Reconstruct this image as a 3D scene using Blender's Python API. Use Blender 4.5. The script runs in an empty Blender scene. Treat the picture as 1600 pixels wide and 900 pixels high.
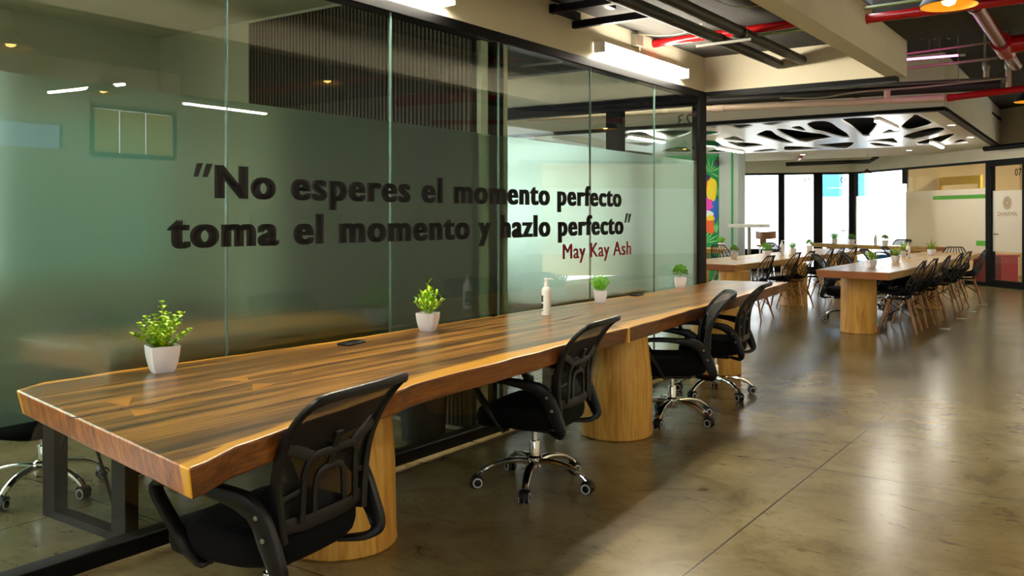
import bpy, math, random
from mathutils import Vector, Matrix, Euler
R = math.radians
rnd = random.Random(7)
sc = bpy.context.scene
col = sc.collection

# ------------------------------------------------------------------ camera, world, exposure
cam_d = bpy.data.cameras.new('camera'); cam = bpy.data.objects.new('camera', cam_d); col.objects.link(cam)
cam_d.sensor_width = 36.0; cam_d.lens = 1390.0 / 1600.0 * 36.0
cam_d.shift_y = -110.0 / 1600.0
cam.location = (3.264, 0.0, 1.34); cam.rotation_euler = (R(90), 0, R(35))
cam_d.clip_start = 0.05; cam_d.clip_end = 200
sc.camera = cam
sc.view_settings.view_transform = 'Standard'
sc.view_settings.look = 'None'
sc.view_settings.exposure = 0.95
sc.view_settings.gamma = 1.0
sc.view_settings.use_curve_mapping = False
sc.cycles.use_denoising = True
sc.cycles.max_bounces = 10
sc.cycles.transparent_max_bounces = 24
sc.cycles.sample_clamp_indirect = 6.0
sc.cycles.caustics_reflective = False
wd = bpy.data.worlds.new('sky'); sc.world = wd; wd.use_nodes = True
wd.node_tree.nodes['Background'].inputs[0].default_value = (0.93, 0.97, 1.0, 1)
wd.node_tree.nodes['Background'].inputs[1].default_value = 5.0
LAMP = 76.0            # strength of the linear lamps
LAMP_FAR = 44.0
BULB = 14.0

# ------------------------------------------------------------------ materials
def new_mat(name):
    m = bpy.data.materials.new(name); m.use_nodes = True
    return m, m.node_tree.nodes, m.node_tree.links, m.node_tree.nodes['Principled BSDF']
def lin(r, g, b):
    f = lambda c: ((c / 255 + 0.055) / 1.055) ** 2.4 if c > 10 else c / 255 / 12.92
    return (f(r), f(g), f(b), 1)
def mat(name, c, rough=0.5, metal=0.0, var=0.12, scale=8.0, bump=0.0, spec=0.5, coat=0.0, stretch=(1, 1, 1)):
    m, n, l, p = new_mat(name)
    tc = n.new('ShaderNodeTexCoord'); mp = n.new('ShaderNodeMapping'); mp.inputs['Scale'].default_value = stretch
    nz = n.new('ShaderNodeTexNoise'); nz.inputs['Scale'].default_value = scale; nz.inputs['Detail'].default_value = 4
    l.new(tc.outputs['Object'], mp.inputs[0]); l.new(mp.outputs[0], nz.inputs['Vector'])
    mx = n.new('ShaderNodeMix'); mx.data_type = 'RGBA'
    mx.inputs[6].default_value = tuple(x * (1 - var) for x in c[:3]) + (1,)
    mx.inputs[7].default_value = tuple(min(1, x * (1 + var)) for x in c[:3]) + (1,)
    l.new(nz.outputs['Fac'], mx.inputs[0]); l.new(mx.outputs[2], p.inputs['Base Color'])
    p.inputs['Roughness'].default_value = rough; p.inputs['Metallic'].default_value = metal
    p.inputs['Specular IOR Level'].default_value = spec; p.inputs['Coat Weight'].default_value = coat
    if bump:
        b = n.new('ShaderNodeBump'); b.inputs['Strength'].default_value = bump; b.inputs['Distance'].default_value = 0.01
        l.new(nz.outputs['Fac'], b.inputs['Height']); l.new(b.outputs[0], p.inputs['Normal'])
    return m
def glow(name, c, s):
    m, n, l, p = new_mat(name)
    p.inputs['Base Color'].default_value = c; p.inputs['Emission Color'].default_value = c; p.inputs['Emission Strength'].default_value = s
    return m
def ramp(n, stops):
    r = n.new('ShaderNodeValToRGB'); e = r.color_ramp.elements
    while len(e) < len(stops): e.new(0.5)
    for i, (pos, c) in enumerate(stops): e[i].position = pos; e[i].color = c
    return r

def wood_mat(name, cols, axis='Y', rough=0.3, scale=1.0, sap=None, coat=0.25):
    m, n, l, p = new_mat(name)
    tc = n.new('ShaderNodeTexCoord'); mp = n.new('ShaderNodeMapping')
    s = {'Y': (13, 0.42, 13), 'X': (0.55, 9, 9), 'Z': (9, 9, 0.7)}[axis]
    mp.inputs['Scale'].default_value = tuple(x * scale for x in s)
    l.new(tc.outputs['Object'], mp.inputs[0])
    a = n.new('ShaderNodeTexNoise'); a.inputs['Scale'].default_value = 1.3; a.inputs['Detail'].default_value = 8; a.inputs['Roughness'].default_value = 0.62; a.inputs['Distortion'].default_value = 0.8
    b = n.new('ShaderNodeTexNoise'); b.inputs['Scale'].default_value = 9; b.inputs['Detail'].default_value = 5
    l.new(mp.outputs[0], a.inputs['Vector']); l.new(mp.outputs[0], b.inputs['Vector'])
    ad = n.new('ShaderNodeMath'); ad.operation = 'MULTIPLY_ADD'; ad.inputs[1].default_value = 0.5
    l.new(b.outputs['Fac'], ad.inputs[0]); l.new(a.outputs['Fac'], ad.inputs[2])
    su = n.new('ShaderNodeMath'); su.operation = 'SUBTRACT'; su.inputs[1].default_value = 0.25; l.new(ad.outputs[0], su.inputs[0])
    r = ramp(n, [(0.34, cols[0]), (0.5, cols[1]), (0.66, cols[2])]); l.new(su.outputs[0], r.inputs[0])
    out = r.outputs[0]
    if sap:
        at = n.new('ShaderNodeAttribute'); at.attribute_name = 'sap'
        ma = n.new('ShaderNodeMath'); ma.operation = 'MULTIPLY_ADD'; ma.inputs[1].default_value = 0.9; ma.use_clamp = True
        l.new(a.outputs['Fac'], ma.inputs[0])
        sb = n.new('ShaderNodeMath'); sb.operation = 'SUBTRACT'; sb.inputs[1].default_value = 0.45; l.new(at.outputs['Fac'], sb.inputs[0])
        l.new(sb.outputs[0], ma.inputs[2])
        r2 = ramp(n, [(0.42, (0, 0, 0, 1)), (0.6, (1, 1, 1, 1))]); l.new(ma.outputs[0], r2.inputs[0])
        mx = n.new('ShaderNodeMix'); mx.data_type = 'RGBA'; l.new(r2.outputs[0], mx.inputs[0]); l.new(out, mx.inputs[6]); mx.inputs[7].default_value = sap
        out = mx.outputs[2]
    l.new(out, p.inputs['Base Color'])
    p.inputs['Roughness'].default_value = rough; p.inputs['Coat Weight'].default_value = coat; p.inputs['Coat Roughness'].default_value = 0.18
    bp = n.new('ShaderNodeBump'); bp.inputs['Strength'].default_value = 0.15; bp.inputs['Distance'].default_value = 0.004
    l.new(b.outputs['Fac'], bp.inputs['Height']); l.new(bp.outputs[0], p.inputs['Normal'])
    return m

def floor_mat():
    m, n, l, p = new_mat('polished_concrete')
    tc = n.new('ShaderNodeTexCoord')
    def noise(scale, detail, st=(1, 1, 1), rg=0.6, dist=0.0):
        mp = n.new('ShaderNodeMapping'); mp.inputs['Scale'].default_value = st
        l.new(tc.outputs['Object'], mp.inputs[0])
        z = n.new('ShaderNodeTexNoise'); z.inputs['Scale'].default_value = scale; z.inputs['Detail'].default_value = detail
        z.inputs['Roughness'].default_value = rg; z.inputs['Distortion'].default_value = dist
        l.new(mp.outputs[0], z.inputs['Vector']); return z
    big = noise(0.8, 5); mid = noise(3.2, 9, (1, 1, 1), 0.7, 0.6); scr = noise(4.5, 8, (1, 2.6, 1), 0.72, 1.2); fine = noise(40, 4)
    r = ramp(n, [(0.3, lin(112, 98, 62)), (0.5, lin(140, 126, 88)), (0.9, lin(158, 146, 106))]); l.new(mid.outputs['Fac'], r.inputs[0])
    r0 = ramp(n, [(0.35, (0.72, 0.66, 0.56, 1)), (0.65, (1, 1, 1, 1))]); l.new(big.outputs['Fac'], r0.inputs[0])
    mu = n.new('ShaderNodeMix'); mu.data_type = 'RGBA'; mu.blend_type = 'MULTIPLY'; mu.inputs[0].default_value = 1
    l.new(r.outputs[0], mu.inputs[6]); l.new(r0.outputs[0], mu.inputs[7])
    rs = ramp(n, [(0.57, (0, 0, 0, 1)), (0.66, (1, 1, 1, 1))]); l.new(scr.outputs['Fac'], rs.inputs[0])
    ms = n.new('ShaderNodeMix'); ms.data_type = 'RGBA'; l.new(mu.outputs[2], ms.inputs[6]); ms.inputs[7].default_value = lin(70, 56, 34)
    sf = n.new('ShaderNodeMath'); sf.operation = 'MULTIPLY'; sf.inputs[1].default_value = 0.7; l.new(rs.outputs[0], sf.inputs[0]); l.new(sf.outputs[0], ms.inputs[0])
    sc2 = noise(11, 7, (1, 2.2, 1), 0.75, 1.6)
    rs2 = ramp(n, [(0.59, (0, 0, 0, 1)), (0.68, (1, 1, 1, 1))]); l.new(sc2.outputs['Fac'], rs2.inputs[0])
    sf2 = n.new('ShaderNodeMath'); sf2.operation = 'MULTIPLY'; sf2.inputs[1].default_value = 0.55; l.new(rs2.outputs[0], sf2.inputs[0])
    ms0 = ms; ms = n.new('ShaderNodeMix'); ms.data_type = 'RGBA'; l.new(ms0.outputs[2], ms.inputs[6]); ms.inputs[7].default_value = lin(66, 54, 32); l.new(sf2.outputs[0], ms.inputs[0])
    # saw-cut joints
    sx = n.new('ShaderNodeSeparateXYZ'); l.new(tc.outputs['Object'], sx.inputs[0])
    def joint(sock, off, pitch):
        a = n.new('ShaderNodeMath'); a.operation = 'SUBTRACT'; a.inputs[1].default_value = off - pitch / 2; l.new(sock, a.inputs[0])
        b = n.new('ShaderNodeMath'); b.operation = 'FLOORED_MODULO'; b.inputs[1].default_value = pitch; l.new(a.outputs[0], b.inputs[0])
        c = n.new('ShaderNodeMath'); c.operation = 'SUBTRACT'; c.inputs[1].default_value = pitch / 2; l.new(b.outputs[0], c.inputs[0])
        d = n.new('ShaderNodeMath'); d.operation = 'ABSOLUTE'; l.new(c.outputs[0], d.inputs[0])
        e = n.new('ShaderNodeMath'); e.operation = 'LESS_THAN'; e.inputs[1].default_value = 0.004; l.new(d.outputs[0], e.inputs[0]); return e
    jx = joint(sx.outputs[0], 1.88, 2.6); jy = joint(sx.outputs[1], 4.82, 2.5)
    mxx = n.new('ShaderNodeMath'); mxx.operation = 'MAXIMUM'; l.new(jx.outputs[0], mxx.inputs[0]); l.new(jy.outputs[0], mxx.inputs[1])
    # the floor past the second joint is darker and greener
    gt = n.new('ShaderNodeMath'); gt.operation = 'GREATER_THAN'; gt.inputs[1].default_value = 7.9; l.new(sx.outputs[1], gt.inputs[0])
    mo = n.new('ShaderNodeMix'); mo.data_type = 'RGBA'; mo.blend_type = 'MULTIPLY'; l.new(gt.outputs[0], mo.inputs[0]); l.new(ms.outputs[2], mo.inputs[6]); mo.inputs[7].default_value = (0.72, 0.74, 0.6, 1)
    mj = n.new('ShaderNodeMix'); mj.data_type = 'RGBA'; l.new(mxx.outputs[0], mj.inputs[0]); l.new(mo.outputs[2], mj.inputs[6]); mj.inputs[7].default_value = lin(48, 40, 28)
    l.new(mj.outputs[2], p.inputs['Base Color'])
    rr = n.new('ShaderNodeMapRange'); rr.inputs[1].default_value = 0.3; rr.inputs[2].default_value = 0.75; rr.inputs[3].default_value = 0.21; rr.inputs[4].default_value = 0.27
    l.new(big.outputs['Fac'], rr.inputs[0]); l.new(rr.outputs[0], p.inputs['Roughness'])
    bp = n.new('ShaderNodeBump'); bp.inputs['Strength'].default_value = 0.05; bp.inputs['Distance'].default_value = 0.004
    l.new(big.outputs['Fac'], bp.inputs['Height']); l.new(bp.outputs[0], p.inputs['Normal'])
    p.inputs['Specular IOR Level'].default_value = 0.6
    return m

def glass_mat(name, tint, gain=1.7):
    m, n, l, p = new_mat(name); n.remove(p)
    out = n['Material Output']
    t = n.new('ShaderNodeBsdfTransparent'); t.inputs[0].default_value = tint
    g = n.new('ShaderNodeBsdfGlossy'); g.inputs['Roughness'].default_value = 0.0
    f = n.new('ShaderNodeFresnel'); f.inputs[0].default_value = 1.5
    ge = n.new('ShaderNodeNewGeometry')
    iv = n.new('ShaderNodeMath'); iv.operation = 'SUBTRACT'; iv.inputs[0].default_value = 1; l.new(ge.outputs['Backfacing'], iv.inputs[1])
    k = n.new('ShaderNodeMath'); k.operation = 'MULTIPLY'; k.inputs[1].default_value = gain; l.new(f.outputs[0], k.inputs[0])
    k2 = n.new('ShaderNodeMath'); k2.operation = 'MULTIPLY'; k2.use_clamp = True; l.new(k.outputs[0], k2.inputs[0]); l.new(iv.outputs[0], k2.inputs[1])
    mx = n.new('ShaderNodeMixShader'); l.new(k2.outputs[0], mx.inputs[0]); l.new(t.outputs[0], mx.inputs[1]); l.new(g.outputs[0], mx.inputs[2])
    l.new(mx.outputs[0], out.inputs[0])
    return m
def film_mat(name, clear, milk, amount, body=0.35, rough=0.55, ior=1.12, direct=0.0):
    m, n, l, p = new_mat(name); n.remove(p); out = n['Material Output']
    rf = n.new('ShaderNodeBsdfRefraction'); rf.inputs['Color'].default_value = clear; rf.inputs['Roughness'].default_value = rough; rf.inputs['IOR'].default_value = ior
    tr = n.new('ShaderNodeBsdfTranslucent'); tr.inputs[0].default_value = milk
    df = n.new('ShaderNodeBsdfDiffuse'); df.inputs[0].default_value = milk
    a = n.new('ShaderNodeMixShader'); a.inputs[0].default_value = body; l.new(tr.outputs[0], a.inputs[1]); l.new(df.outputs[0], a.inputs[2])
    tc_ = n.new('ShaderNodeBsdfTransparent'); tc_.inputs[0].default_value = clear
    d_ = n.new('ShaderNodeMixShader'); d_.inputs[0].default_value = direct; l.new(rf.outputs[0], d_.inputs[1]); l.new(tc_.outputs[0], d_.inputs[2])
    b = n.new('ShaderNodeMixShader'); b.inputs[0].default_value = amount; l.new(d_.outputs[0], b.inputs[1]); l.new(a.outputs[0], b.inputs[2])
    tp = n.new('ShaderNodeBsdfTransparent'); ge = n.new('ShaderNodeNewGeometry')
    c = n.new('ShaderNodeMixShader'); l.new(ge.outputs['Backfacing'], c.inputs[0]); l.new(b.outputs[0], c.inputs[1]); l.new(tp.outputs[0], c.inputs[2])
    l.new(c.outputs[0], out.inputs[0]); return m
def mesh_mat(name, c, through):
    m, n, l, p = new_mat(name); out = n['Material Output']
    p.inputs['Base Color'].default_value = c; p.inputs['Roughness'].default_value = 0.7
    t = n.new('ShaderNodeBsdfTransparent'); mx = n.new('ShaderNodeMixShader')
    tc = n.new('ShaderNodeTexCoord'); wv = n.new('ShaderNodeTexChecker'); wv.inputs['Scale'].default_value = 420
    l.new(tc.outputs['Object'], wv.inputs['Vector'])
    mr = n.new('ShaderNodeMapRange'); mr.inputs[3].default_value = 1 - through - 0.12; mr.inputs[4].default_value = 1 - through + 0.12
    l.new(wv.outputs['Fac'], mr.inputs[0]); l.new(mr.outputs[0], mx.inputs[0])
    l.new(t.outputs[0], mx.inputs[1]); l.new(p.outputs[0], mx.inputs[2]); l.new(mx.outputs[0], out.inputs[0]); return m

M = {}
M['floor'] = floor_mat()
M['plaster'] = mat('beige_plaster', lin(212, 202, 176), 0.85, var=0.05, scale=3, bump=0.05)
M['plaster_warm'] = mat('warm_plaster', lin(214, 190, 138), 0.85, var=0.05, scale=3)
M['white_wall'] = mat('white_wall', lin(205, 205, 188), 0.85, var=0.04, scale=2)
M['concrete'] = mat('dark_concrete', lin(50, 47, 40), 0.9, var=0.35, scale=5, bump=0.3, stretch=(4, 1, 1))
M['dark_ceiling'] = mat('dark_ceiling_paint', lin(40, 38, 34), 0.9, var=0.3, scale=3)
M['void'] = mat('black_void_paint', lin(10, 10, 10), 0.95)
M['black_metal'] = mat('black_metal', lin(5, 5, 6), 0.5, 0.0, spec=0.14)
M['black_plastic'] = mat('black_plastic', lin(15, 15, 16), 0.42, var=0.2, scale=60, spec=0.4)
M['black_fabric'] = mat('black_fabric', lin(8, 8, 9), 0.9, var=0.3, scale=300, bump=0.2, spec=0.2)
M['black_mesh'] = mesh_mat('black_mesh_fabric', lin(9, 9, 9), 0.36)
M['chrome'] = mat('chrome', (0.82, 0.8, 0.78, 1), 0.07, 1.0, var=0.02)
M['caster_ring'] = mat('pale_caster_ring', lin(205, 205, 205), 0.3)
M['wood_top'] = wood_mat('brown_slab_wood', (lin(52, 32, 12), lin(106, 71, 27), lin(162, 113, 44)), 'Y', 0.3, sap=lin(204, 146, 44), coat=0.12)
M['wood_edge'] = wood_mat('slab_edge_wood', (lin(116, 60, 20), lin(170, 94, 34), lin(196, 124, 54)), 'Z', 0.42, scale=1.3, sap=lin(236, 172, 40))
M['wood_bark'] = wood_mat('slab_side_wood', (lin(84, 44, 14), lin(120, 66, 22), lin(146, 86, 30)), 'Y', 0.35)
M['wood_light'] = wood_mat('light_slab_wood', (lin(164, 118, 58), lin(204, 156, 84), lin(226, 182, 108)), 'Y', 0.34, coat=0.12)
M['wood_light_x'] = wood_mat('light_slab_wood_across', (lin(140, 100, 48), lin(182, 138, 76), lin(206, 164, 98)), 'X', 0.34, coat=0.12)
M['wood_end'] = mat('light_slab_end_wood', lin(168, 104, 62), 0.5, var=0.25, scale=6)
M['trunk'] = wood_mat('peeled_trunk_wood', (lin(190, 130, 46), lin(216, 158, 66), lin(230, 180, 88)), 'Z', 0.5, scale=0.8, coat=0.05)
M['leg_wood'] = wood_mat('beech_leg_wood', (lin(164, 104, 48), lin(196, 132, 70), lin(208, 150, 88)), 'Z', 0.4, scale=2)
M['brown_wood'] = wood_mat('desk_wood', (lin(150, 84, 16), lin(186, 110, 26), lin(206, 130, 40)), 'Y', 0.4)
M['inlay'] = mat('pale_wood_inlay', lin(164, 110, 34), 0.35, var=0.2, scale=20, coat=0.2)
M['sapwood'] = mat('yellow_sapwood', lin(240, 186, 76), 0.4, var=0.1)
M['crack'] = mat('dark_wood_crack', lin(52, 22, 8), 0.7, var=0.4, scale=60)
M['pot'] = mat('white_ceramic', lin(246, 246, 250), 0.3, var=0.02)
M['soil'] = mat('soil', lin(50, 44, 20), 0.9, var=0.4, scale=80)
def leaf_mat(name, a, b):
    m, n, l, p = new_mat(name)
    oi = n.new('ShaderNodeTexCoord'); nz = n.new('ShaderNodeTexNoise'); nz.inputs['Scale'].default_value = 45; l.new(oi.outputs['Object'], nz.inputs['Vector'])
    r = ramp(n, [(0.35, a), (0.65, b)]); l.new(nz.outputs['Fac'], r.inputs[0]); l.new(r.outputs[0], p.inputs['Base Color'])
    p.inputs['Roughness'].default_value = 0.45
    return m
M['leaf_a'] = leaf_mat('yellow_green_leaf', lin(96, 168, 14), lin(206, 232, 30))
M['leaf_b'] = leaf_mat('bright_leaf', lin(80, 156, 20), lin(206, 230, 40))
M['leaf_c'] = leaf_mat('fine_leaf', lin(84, 180, 30), lin(160, 226, 50))
M['leaf_d'] = leaf_mat('dark_leaf', lin(60, 130, 26), lin(150, 204, 50))
M['white_plastic'] = mat('white_plastic', lin(234, 232, 226), 0.35, var=0.02)
M['label_black'] = mat('black_label', lin(20, 20, 20), 0.5)
M['lamp'] = glow('lamp_tube_light', (1.0, 0.92, 0.76, 1), LAMP)
M['lamp_far'] = glow('far_lamp_light', (1.0, 0.94, 0.8, 1), LAMP_FAR)
M['bulb'] = glow('warm_bulb', (1.0, 0.62, 0.16, 1), BULB)
M['neon'] = glow('pink_neon', (1.0, 0.12, 0.7, 1), 9.0)
M['down'] = glow('downlight_disc', (1.0, 0.95, 0.8, 1), 10.0)
M['shade_out'] = mat('black_lamp_shade', lin(20, 20, 20), 0.5)
M['shade_in'] = mat('gold_lamp_lining', (0.75, 0.42, 0.06, 1), 0.35, 0.6)
M['cable'] = mat('cable', lin(150, 142, 112), 0.6)
M['black_cable'] = mat('black_cable', lin(15, 15, 15), 0.6)
M['red_pipe'] = mat('red_pipe_paint', lin(176, 14, 18), 0.25, var=0.1)
M['dark_red_pipe'] = mat('dark_red_pipe_paint', lin(120, 22, 18), 0.22, var=0.12)
M['conduit'] = mat('black_insulated_pipe', lin(38, 34, 28), 0.55, var=0.2)
M['green_pipe'] = mat('pale_green_conduit', lin(120, 134, 84), 0.5)
M['pvc'] = mat('cream_pipe', lin(214, 186, 158), 0.4, var=0.05)
M['grey_metal'] = mat('grey_metal', lin(140, 136, 118), 0.4, 0.5)
M['glass'] = glass_mat('clear_glass', (0.88, 0.94, 0.90, 1), 1.45)
M['glass_far'] = glass_mat('far_clear_glass', (0.97, 0.98, 0.98, 1), 1.4)
M['film_dim'] = film_mat('dim_green_frosted_glass', lin(34, 50, 42), lin(40, 58, 48), 0.6, 0.35, 0.6)
M['glass_tint'] = glass_mat('tinted_glass', (0.42, 0.44, 0.48, 1), 1.4)
M['film'] = film_mat('frosted_film', lin(222, 240, 226), lin(128, 150, 130), 0.2, 0.4, rough=0.6, direct=0.16)
M['film_far'] = film_mat('white_frosted_film', lin(244, 248, 248), lin(250, 252, 252), 0.6, 0.35, 0.6, 1.15)
M['joint'] = mat('glass_edge', lin(98, 124, 118), 0.3, var=0.1)
M['text_black'] = mat('black_vinyl', lin(9, 10, 12), 0.6)
M['text_red'] = mat('red_vinyl', lin(168, 10, 14), 0.5)
M['text_gold'] = mat('brown_vinyl', lin(160, 128, 80), 0.5)
M['slat'] = mat('grey_brown_slat', lin(70, 62, 52), 0.7, var=0.15, scale=10)
M['white_panel'] = mat('white_lacquer_panel', lin(222, 222, 222), 0.3, var=0.03)
M['steel_grey'] = mat('pale_grey_laminate', lin(190, 190, 178), 0.5)
M['blue'] = mat('blue_plastic', lin(30, 130, 205), 0.5)
M['blue_wall'] = mat('blue_exterior', lin(90, 178, 232), 0.8)
M['yellow'] = mat('yellow_paint', lin(222, 176, 20), 0.5)
M['yellow_blind'] = film_mat('yellow_blind', lin(150, 130, 60), lin(150, 128, 54), 0.95, 0.6)
M['green_stripe'] = mat('green_stripe_paint', lin(90, 190, 40), 0.5)
M['red_box'] = mat('red_plastic', lin(150, 16, 26), 0.4)
M['bag'] = mat('grey_plastic_bag', lin(70, 74, 62), 0.3)
M['stool_wood'] = mat('bent_plywood', lin(132, 88, 40), 0.4, var=0.2, scale=6)
for nm, c in dict(m_green=(14, 140, 62), m_dark=(8, 104, 50), m_lime=(120, 214, 120), m_yellow=(244, 212, 10), m_orange=(240, 96, 16), m_magenta=(232, 60, 170), m_blue=(20, 100, 190), m_navy=(30, 30, 90), m_white=(236, 240, 230), m_grey=(140, 150, 140)).items():
    M[nm] = mat('mural_' + nm[2:], lin(*c), 0.6, var=0.08, scale=3)
M['pillar'] = mat('grey_green_pillar', lin(166, 176, 164), 0.7, var=0.12, scale=2)

# ------------------------------------------------------------------ mesh helpers
class MB:
    def __init__(self): self.v = []; self.f = []; self.mi = []
    def add(self, vs, fs, mi=0):
        o = len(self.v); self.v += [tuple(x) for x in vs]
        for f in fs: self.f.append([i + o for i in f]); self.mi.append(mi)
        return self
    def box(self, x0, x1, y0, y1, z0, z1, mi=0):
        vs = [(x, y, z) for z in (z0, z1) for y in (y0, y1) for x in (x0, x1)]
        return self.add(vs, [(0, 2, 3, 1), (4, 5, 7, 6), (0, 1, 5, 4), (2, 6, 7, 3), (0, 4, 6, 2), (1, 3, 7, 5)], mi)
    def obox(self, p, q, half, z0, z1, mi=0):          # box along a plan segment
        d = Vector((q[0] - p[0], q[1] - p[1])).normalized(); nn = Vector((-d.y, d.x)) * half
        c = [(p[0] - nn.x, p[1] - nn.y), (q[0] - nn.x, q[1] - nn.y), (q[0] + nn.x, q[1] + nn.y), (p[0] + nn.x, p[1] + nn.y)]
        return self.prism(c, z0, z1, mi)
    def prism(self, poly, z0, z1, mi=0):
        k = len(poly); vs = [(x, y, z0) for x, y in poly] + [(x, y, z1) for x, y in poly]
        fs = [tuple(reversed(range(k))), tuple(range(k, 2 * k))] + [(i, (i + 1) % k, (i + 1) % k + k, i + k) for i in range(k)]
        return self.add(vs, fs, mi)
    def sweep(self, pts, w, t, ref=(0, 0, 1), n=8, mi=0, power=0.6, closed=False):
        pts = [Vector(p) for p in pts]; k = len(pts)
        W = w if hasattr(w, '__len__') else [w] * k; T = t if hasattr(t, '__len__') else [t] * k
        ref = Vector(ref); vs = []
        for i, p in enumerate(pts):
            if closed: tg = pts[(i + 1) % k] - pts[i - 1]
            else: tg = pts[min(i + 1, k - 1)] - pts[max(i - 1, 0)]
            tg.normalize(); a = ref - tg * ref.dot(tg)
            if a.length < 1e-4: a = Vector((1, 0, 0)) - tg * tg.x
            a.normalize(); b = tg.cross(a)
            for j in range(n):
                th = 2 * math.pi * (j + 0.5) / n; c, s = math.cos(th), math.sin(th)
                c = math.copysign(abs(c) ** power, c); s = math.copysign(abs(s) ** power, s)
                vs.append(p + a * (c * W[i] / 2) + b * (s * T[i] / 2))
        fs = []
        for i in range(k if closed else k - 1):
            i2 = (i + 1) % k
            for j in range(n): fs.append((i * n + j, i * n + (j + 1) % n, i2 * n + (j + 1) % n, i2 * n + j))
        if not closed: fs += [tuple(reversed(range(n))), tuple(range((k - 1) * n, k * n))]
        return self.add(vs, fs, mi)
    def tube(self, pts, r, n=8, mi=0):
        d = r if not hasattr(r, '__len__') else None
        rr = [2 * x for x in r] if d is None else 2 * r
        p0 = Vector(pts[0]); p1 = Vector(pts[-1]); tg = (p1 - p0)
        ref = (0, 0, 1) if abs(tg.normalized().z) < 0.8 else (1, 0, 0)
        return self.sweep(pts, rr, rr, ref, n, mi, 1.0)
    def lathe(self, prof, n=24, c=(0, 0, 0), mi=0, cap=True):
        vs = [(c[0] + r * math.cos(2 * math.pi * j / n), c[1] + r * math.sin(2 * math.pi * j / n), c[2] + z) for r, z in prof for j in range(n)]
        k = len(prof); fs = [(i * n + j, i * n + (j + 1) % n, (i + 1) * n + (j + 1) % n, (i + 1) * n + j) for i in range(k - 1) for j in range(n)]
        if cap: fs += [tuple(reversed(range(n))), tuple(range((k - 1) * n, k * n))]
        return self.add(vs, fs, mi)
    def xform(self, mt, start=0):
        for i in range(start, len(self.v)): self.v[i] = tuple(mt @ Vector(self.v[i]))
        return self
    def build(self, name, mats, parent=None, smooth=True, bevel=0.0, loc=None, seg=2):
        me = bpy.data.meshes.new(name); me.from_pydata(self.v, [], self.f)
        if not isinstance(mats, (list, tuple)): mats = [mats]
        for m in mats: me.materials.append(m)
        for p, i in zip(me.polygons, self.mi): p.material_index = i; p.use_smooth = smooth
        me.update()
        if smooth: me.set_sharp_from_angle(angle=R(38))
        o = bpy.data.objects.new(name, me); col.objects.link(o)
        if parent is not None: o.parent = parent
        if loc is not None: o.location = loc
        if bevel:
            b = o.modifiers.new('bevel', 'BEVEL'); b.width = bevel; b.segments = seg; b.limit_method = 'ANGLE'; b.angle_limit = R(40)
        return o
def smooth_pts(pts, per=5, closed=False):
    P = [Vector(p) for p in pts]; k = len(P); out = []
    for i in range(k if closed else k - 1):
        p0 = P[i - 1] if (closed or i > 0) else P[0] * 2 - P[1]
        p1 = P[i]; p2 = P[(i + 1) % k]
        p3 = P[(i + 2) % k] if (closed or i + 2 < k) else P[-1] * 2 - P[-2]
        for s in range(per):
            t = s / per
            out.append(0.5 * ((2 * p1) + (p2 - p0) * t + (2 * p0 - 5 * p1 + 4 * p2 - p3) * t * t + (3 * p1 - p0 - 3 * p2 + p3) * t ** 3))
    if not closed: out.append(P[-1])
    return out
def lerp_table(tab, x):
    if x <= tab[0][0]: return tab[0][1]
    for (a, b), (c, d) in zip(tab, tab[1:]):
        if x <= c: return b + (d - b) * (x - a) / (c - a)
    return tab[-1][1]

def tag(o, label=None, cat=None, group=None, kind=None):
    if label: o['label'] = label
    if cat: o['category'] = cat
    if group: o['group'] = group
    if kind: o['kind'] = kind
    return o
def thing(name, label, cat, loc=(0, 0, 0), rz=0.0, group=None):
    o = bpy.data.objects.new(name, None); col.objects.link(o); o.empty_display_size = 0.1
    o.location = loc; o.rotation_euler = (0, 0, rz); return tag(o, label, cat, group)
def copy_tree(o, parent=None):
    c = o.copy(); col.objects.link(c)
    if parent is not None: c.parent = parent
    for ch in list(o.children): copy_tree(ch, c)
    return c
def struct(o, label=None, cat=None):
    return tag(o, label, cat, None, 'structure')

# ------------------------------------------------------------------ shell
struct(MB().box(-9, 6.6, -3.1, 34, -0.2, 0).build('floor', M['floor'], smooth=False), 'polished brown concrete floor with saw-cut joints', 'floor')
struct(MB().box(-0.15, 0.0, -3, 7.77, 2.5, 2.82).build('wall_left', M['plaster'], smooth=False), 'cream band of wall above the long glass partition', 'wall')
b = MB().box(-3.4, 1.58, 7.77, 7.9, 2.5, 2.82)
struct(b.build('trim_1', M['plaster'], smooth=False), 'cream cross beam above the end of the glass rooms', 'beam')
struct(MB().box(1.58, 1.72, -3, 7.9, 2.5, 2.84).build('trim_2', M['plaster'], smooth=False), 'cream ceiling beam running parallel to the glass wall', 'beam')
struct(MB().box(-0.15, 1.58, -3, 7.77, 2.82, 3.0).build('ceiling', M['concrete'], smooth=False), 'dark rough concrete ceiling over the long table', 'ceiling')
struct(MB().box(1.72, 6.6, -3, 7.9, 3.12, 3.3).build('ceiling_right', M['dark_ceiling'], smooth=False), 'dark ceiling over the open side of the hall', 'ceiling')
struct(MB().box(-9, 6.6, 7.9, 25, 3.42, 3.6).build('ceiling_far', M['dark_ceiling'], smooth=False), 'dark ceiling over the far seating area', 'ceiling')
struct(MB().box(1.72, 6.6, 6.72, 7.9, 2.8, 3.12).build('trim_3', M['concrete'], smooth=False), 'dark concrete downstand across the hall ceiling', 'beam')
struct(MB().box(-9, 6.6, 7.9, 8.0, 2.84, 3.5).build('trim_4', M['dark_ceiling'], smooth=False), 'dark step in the ceiling behind the cross beam', 'beam')
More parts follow.
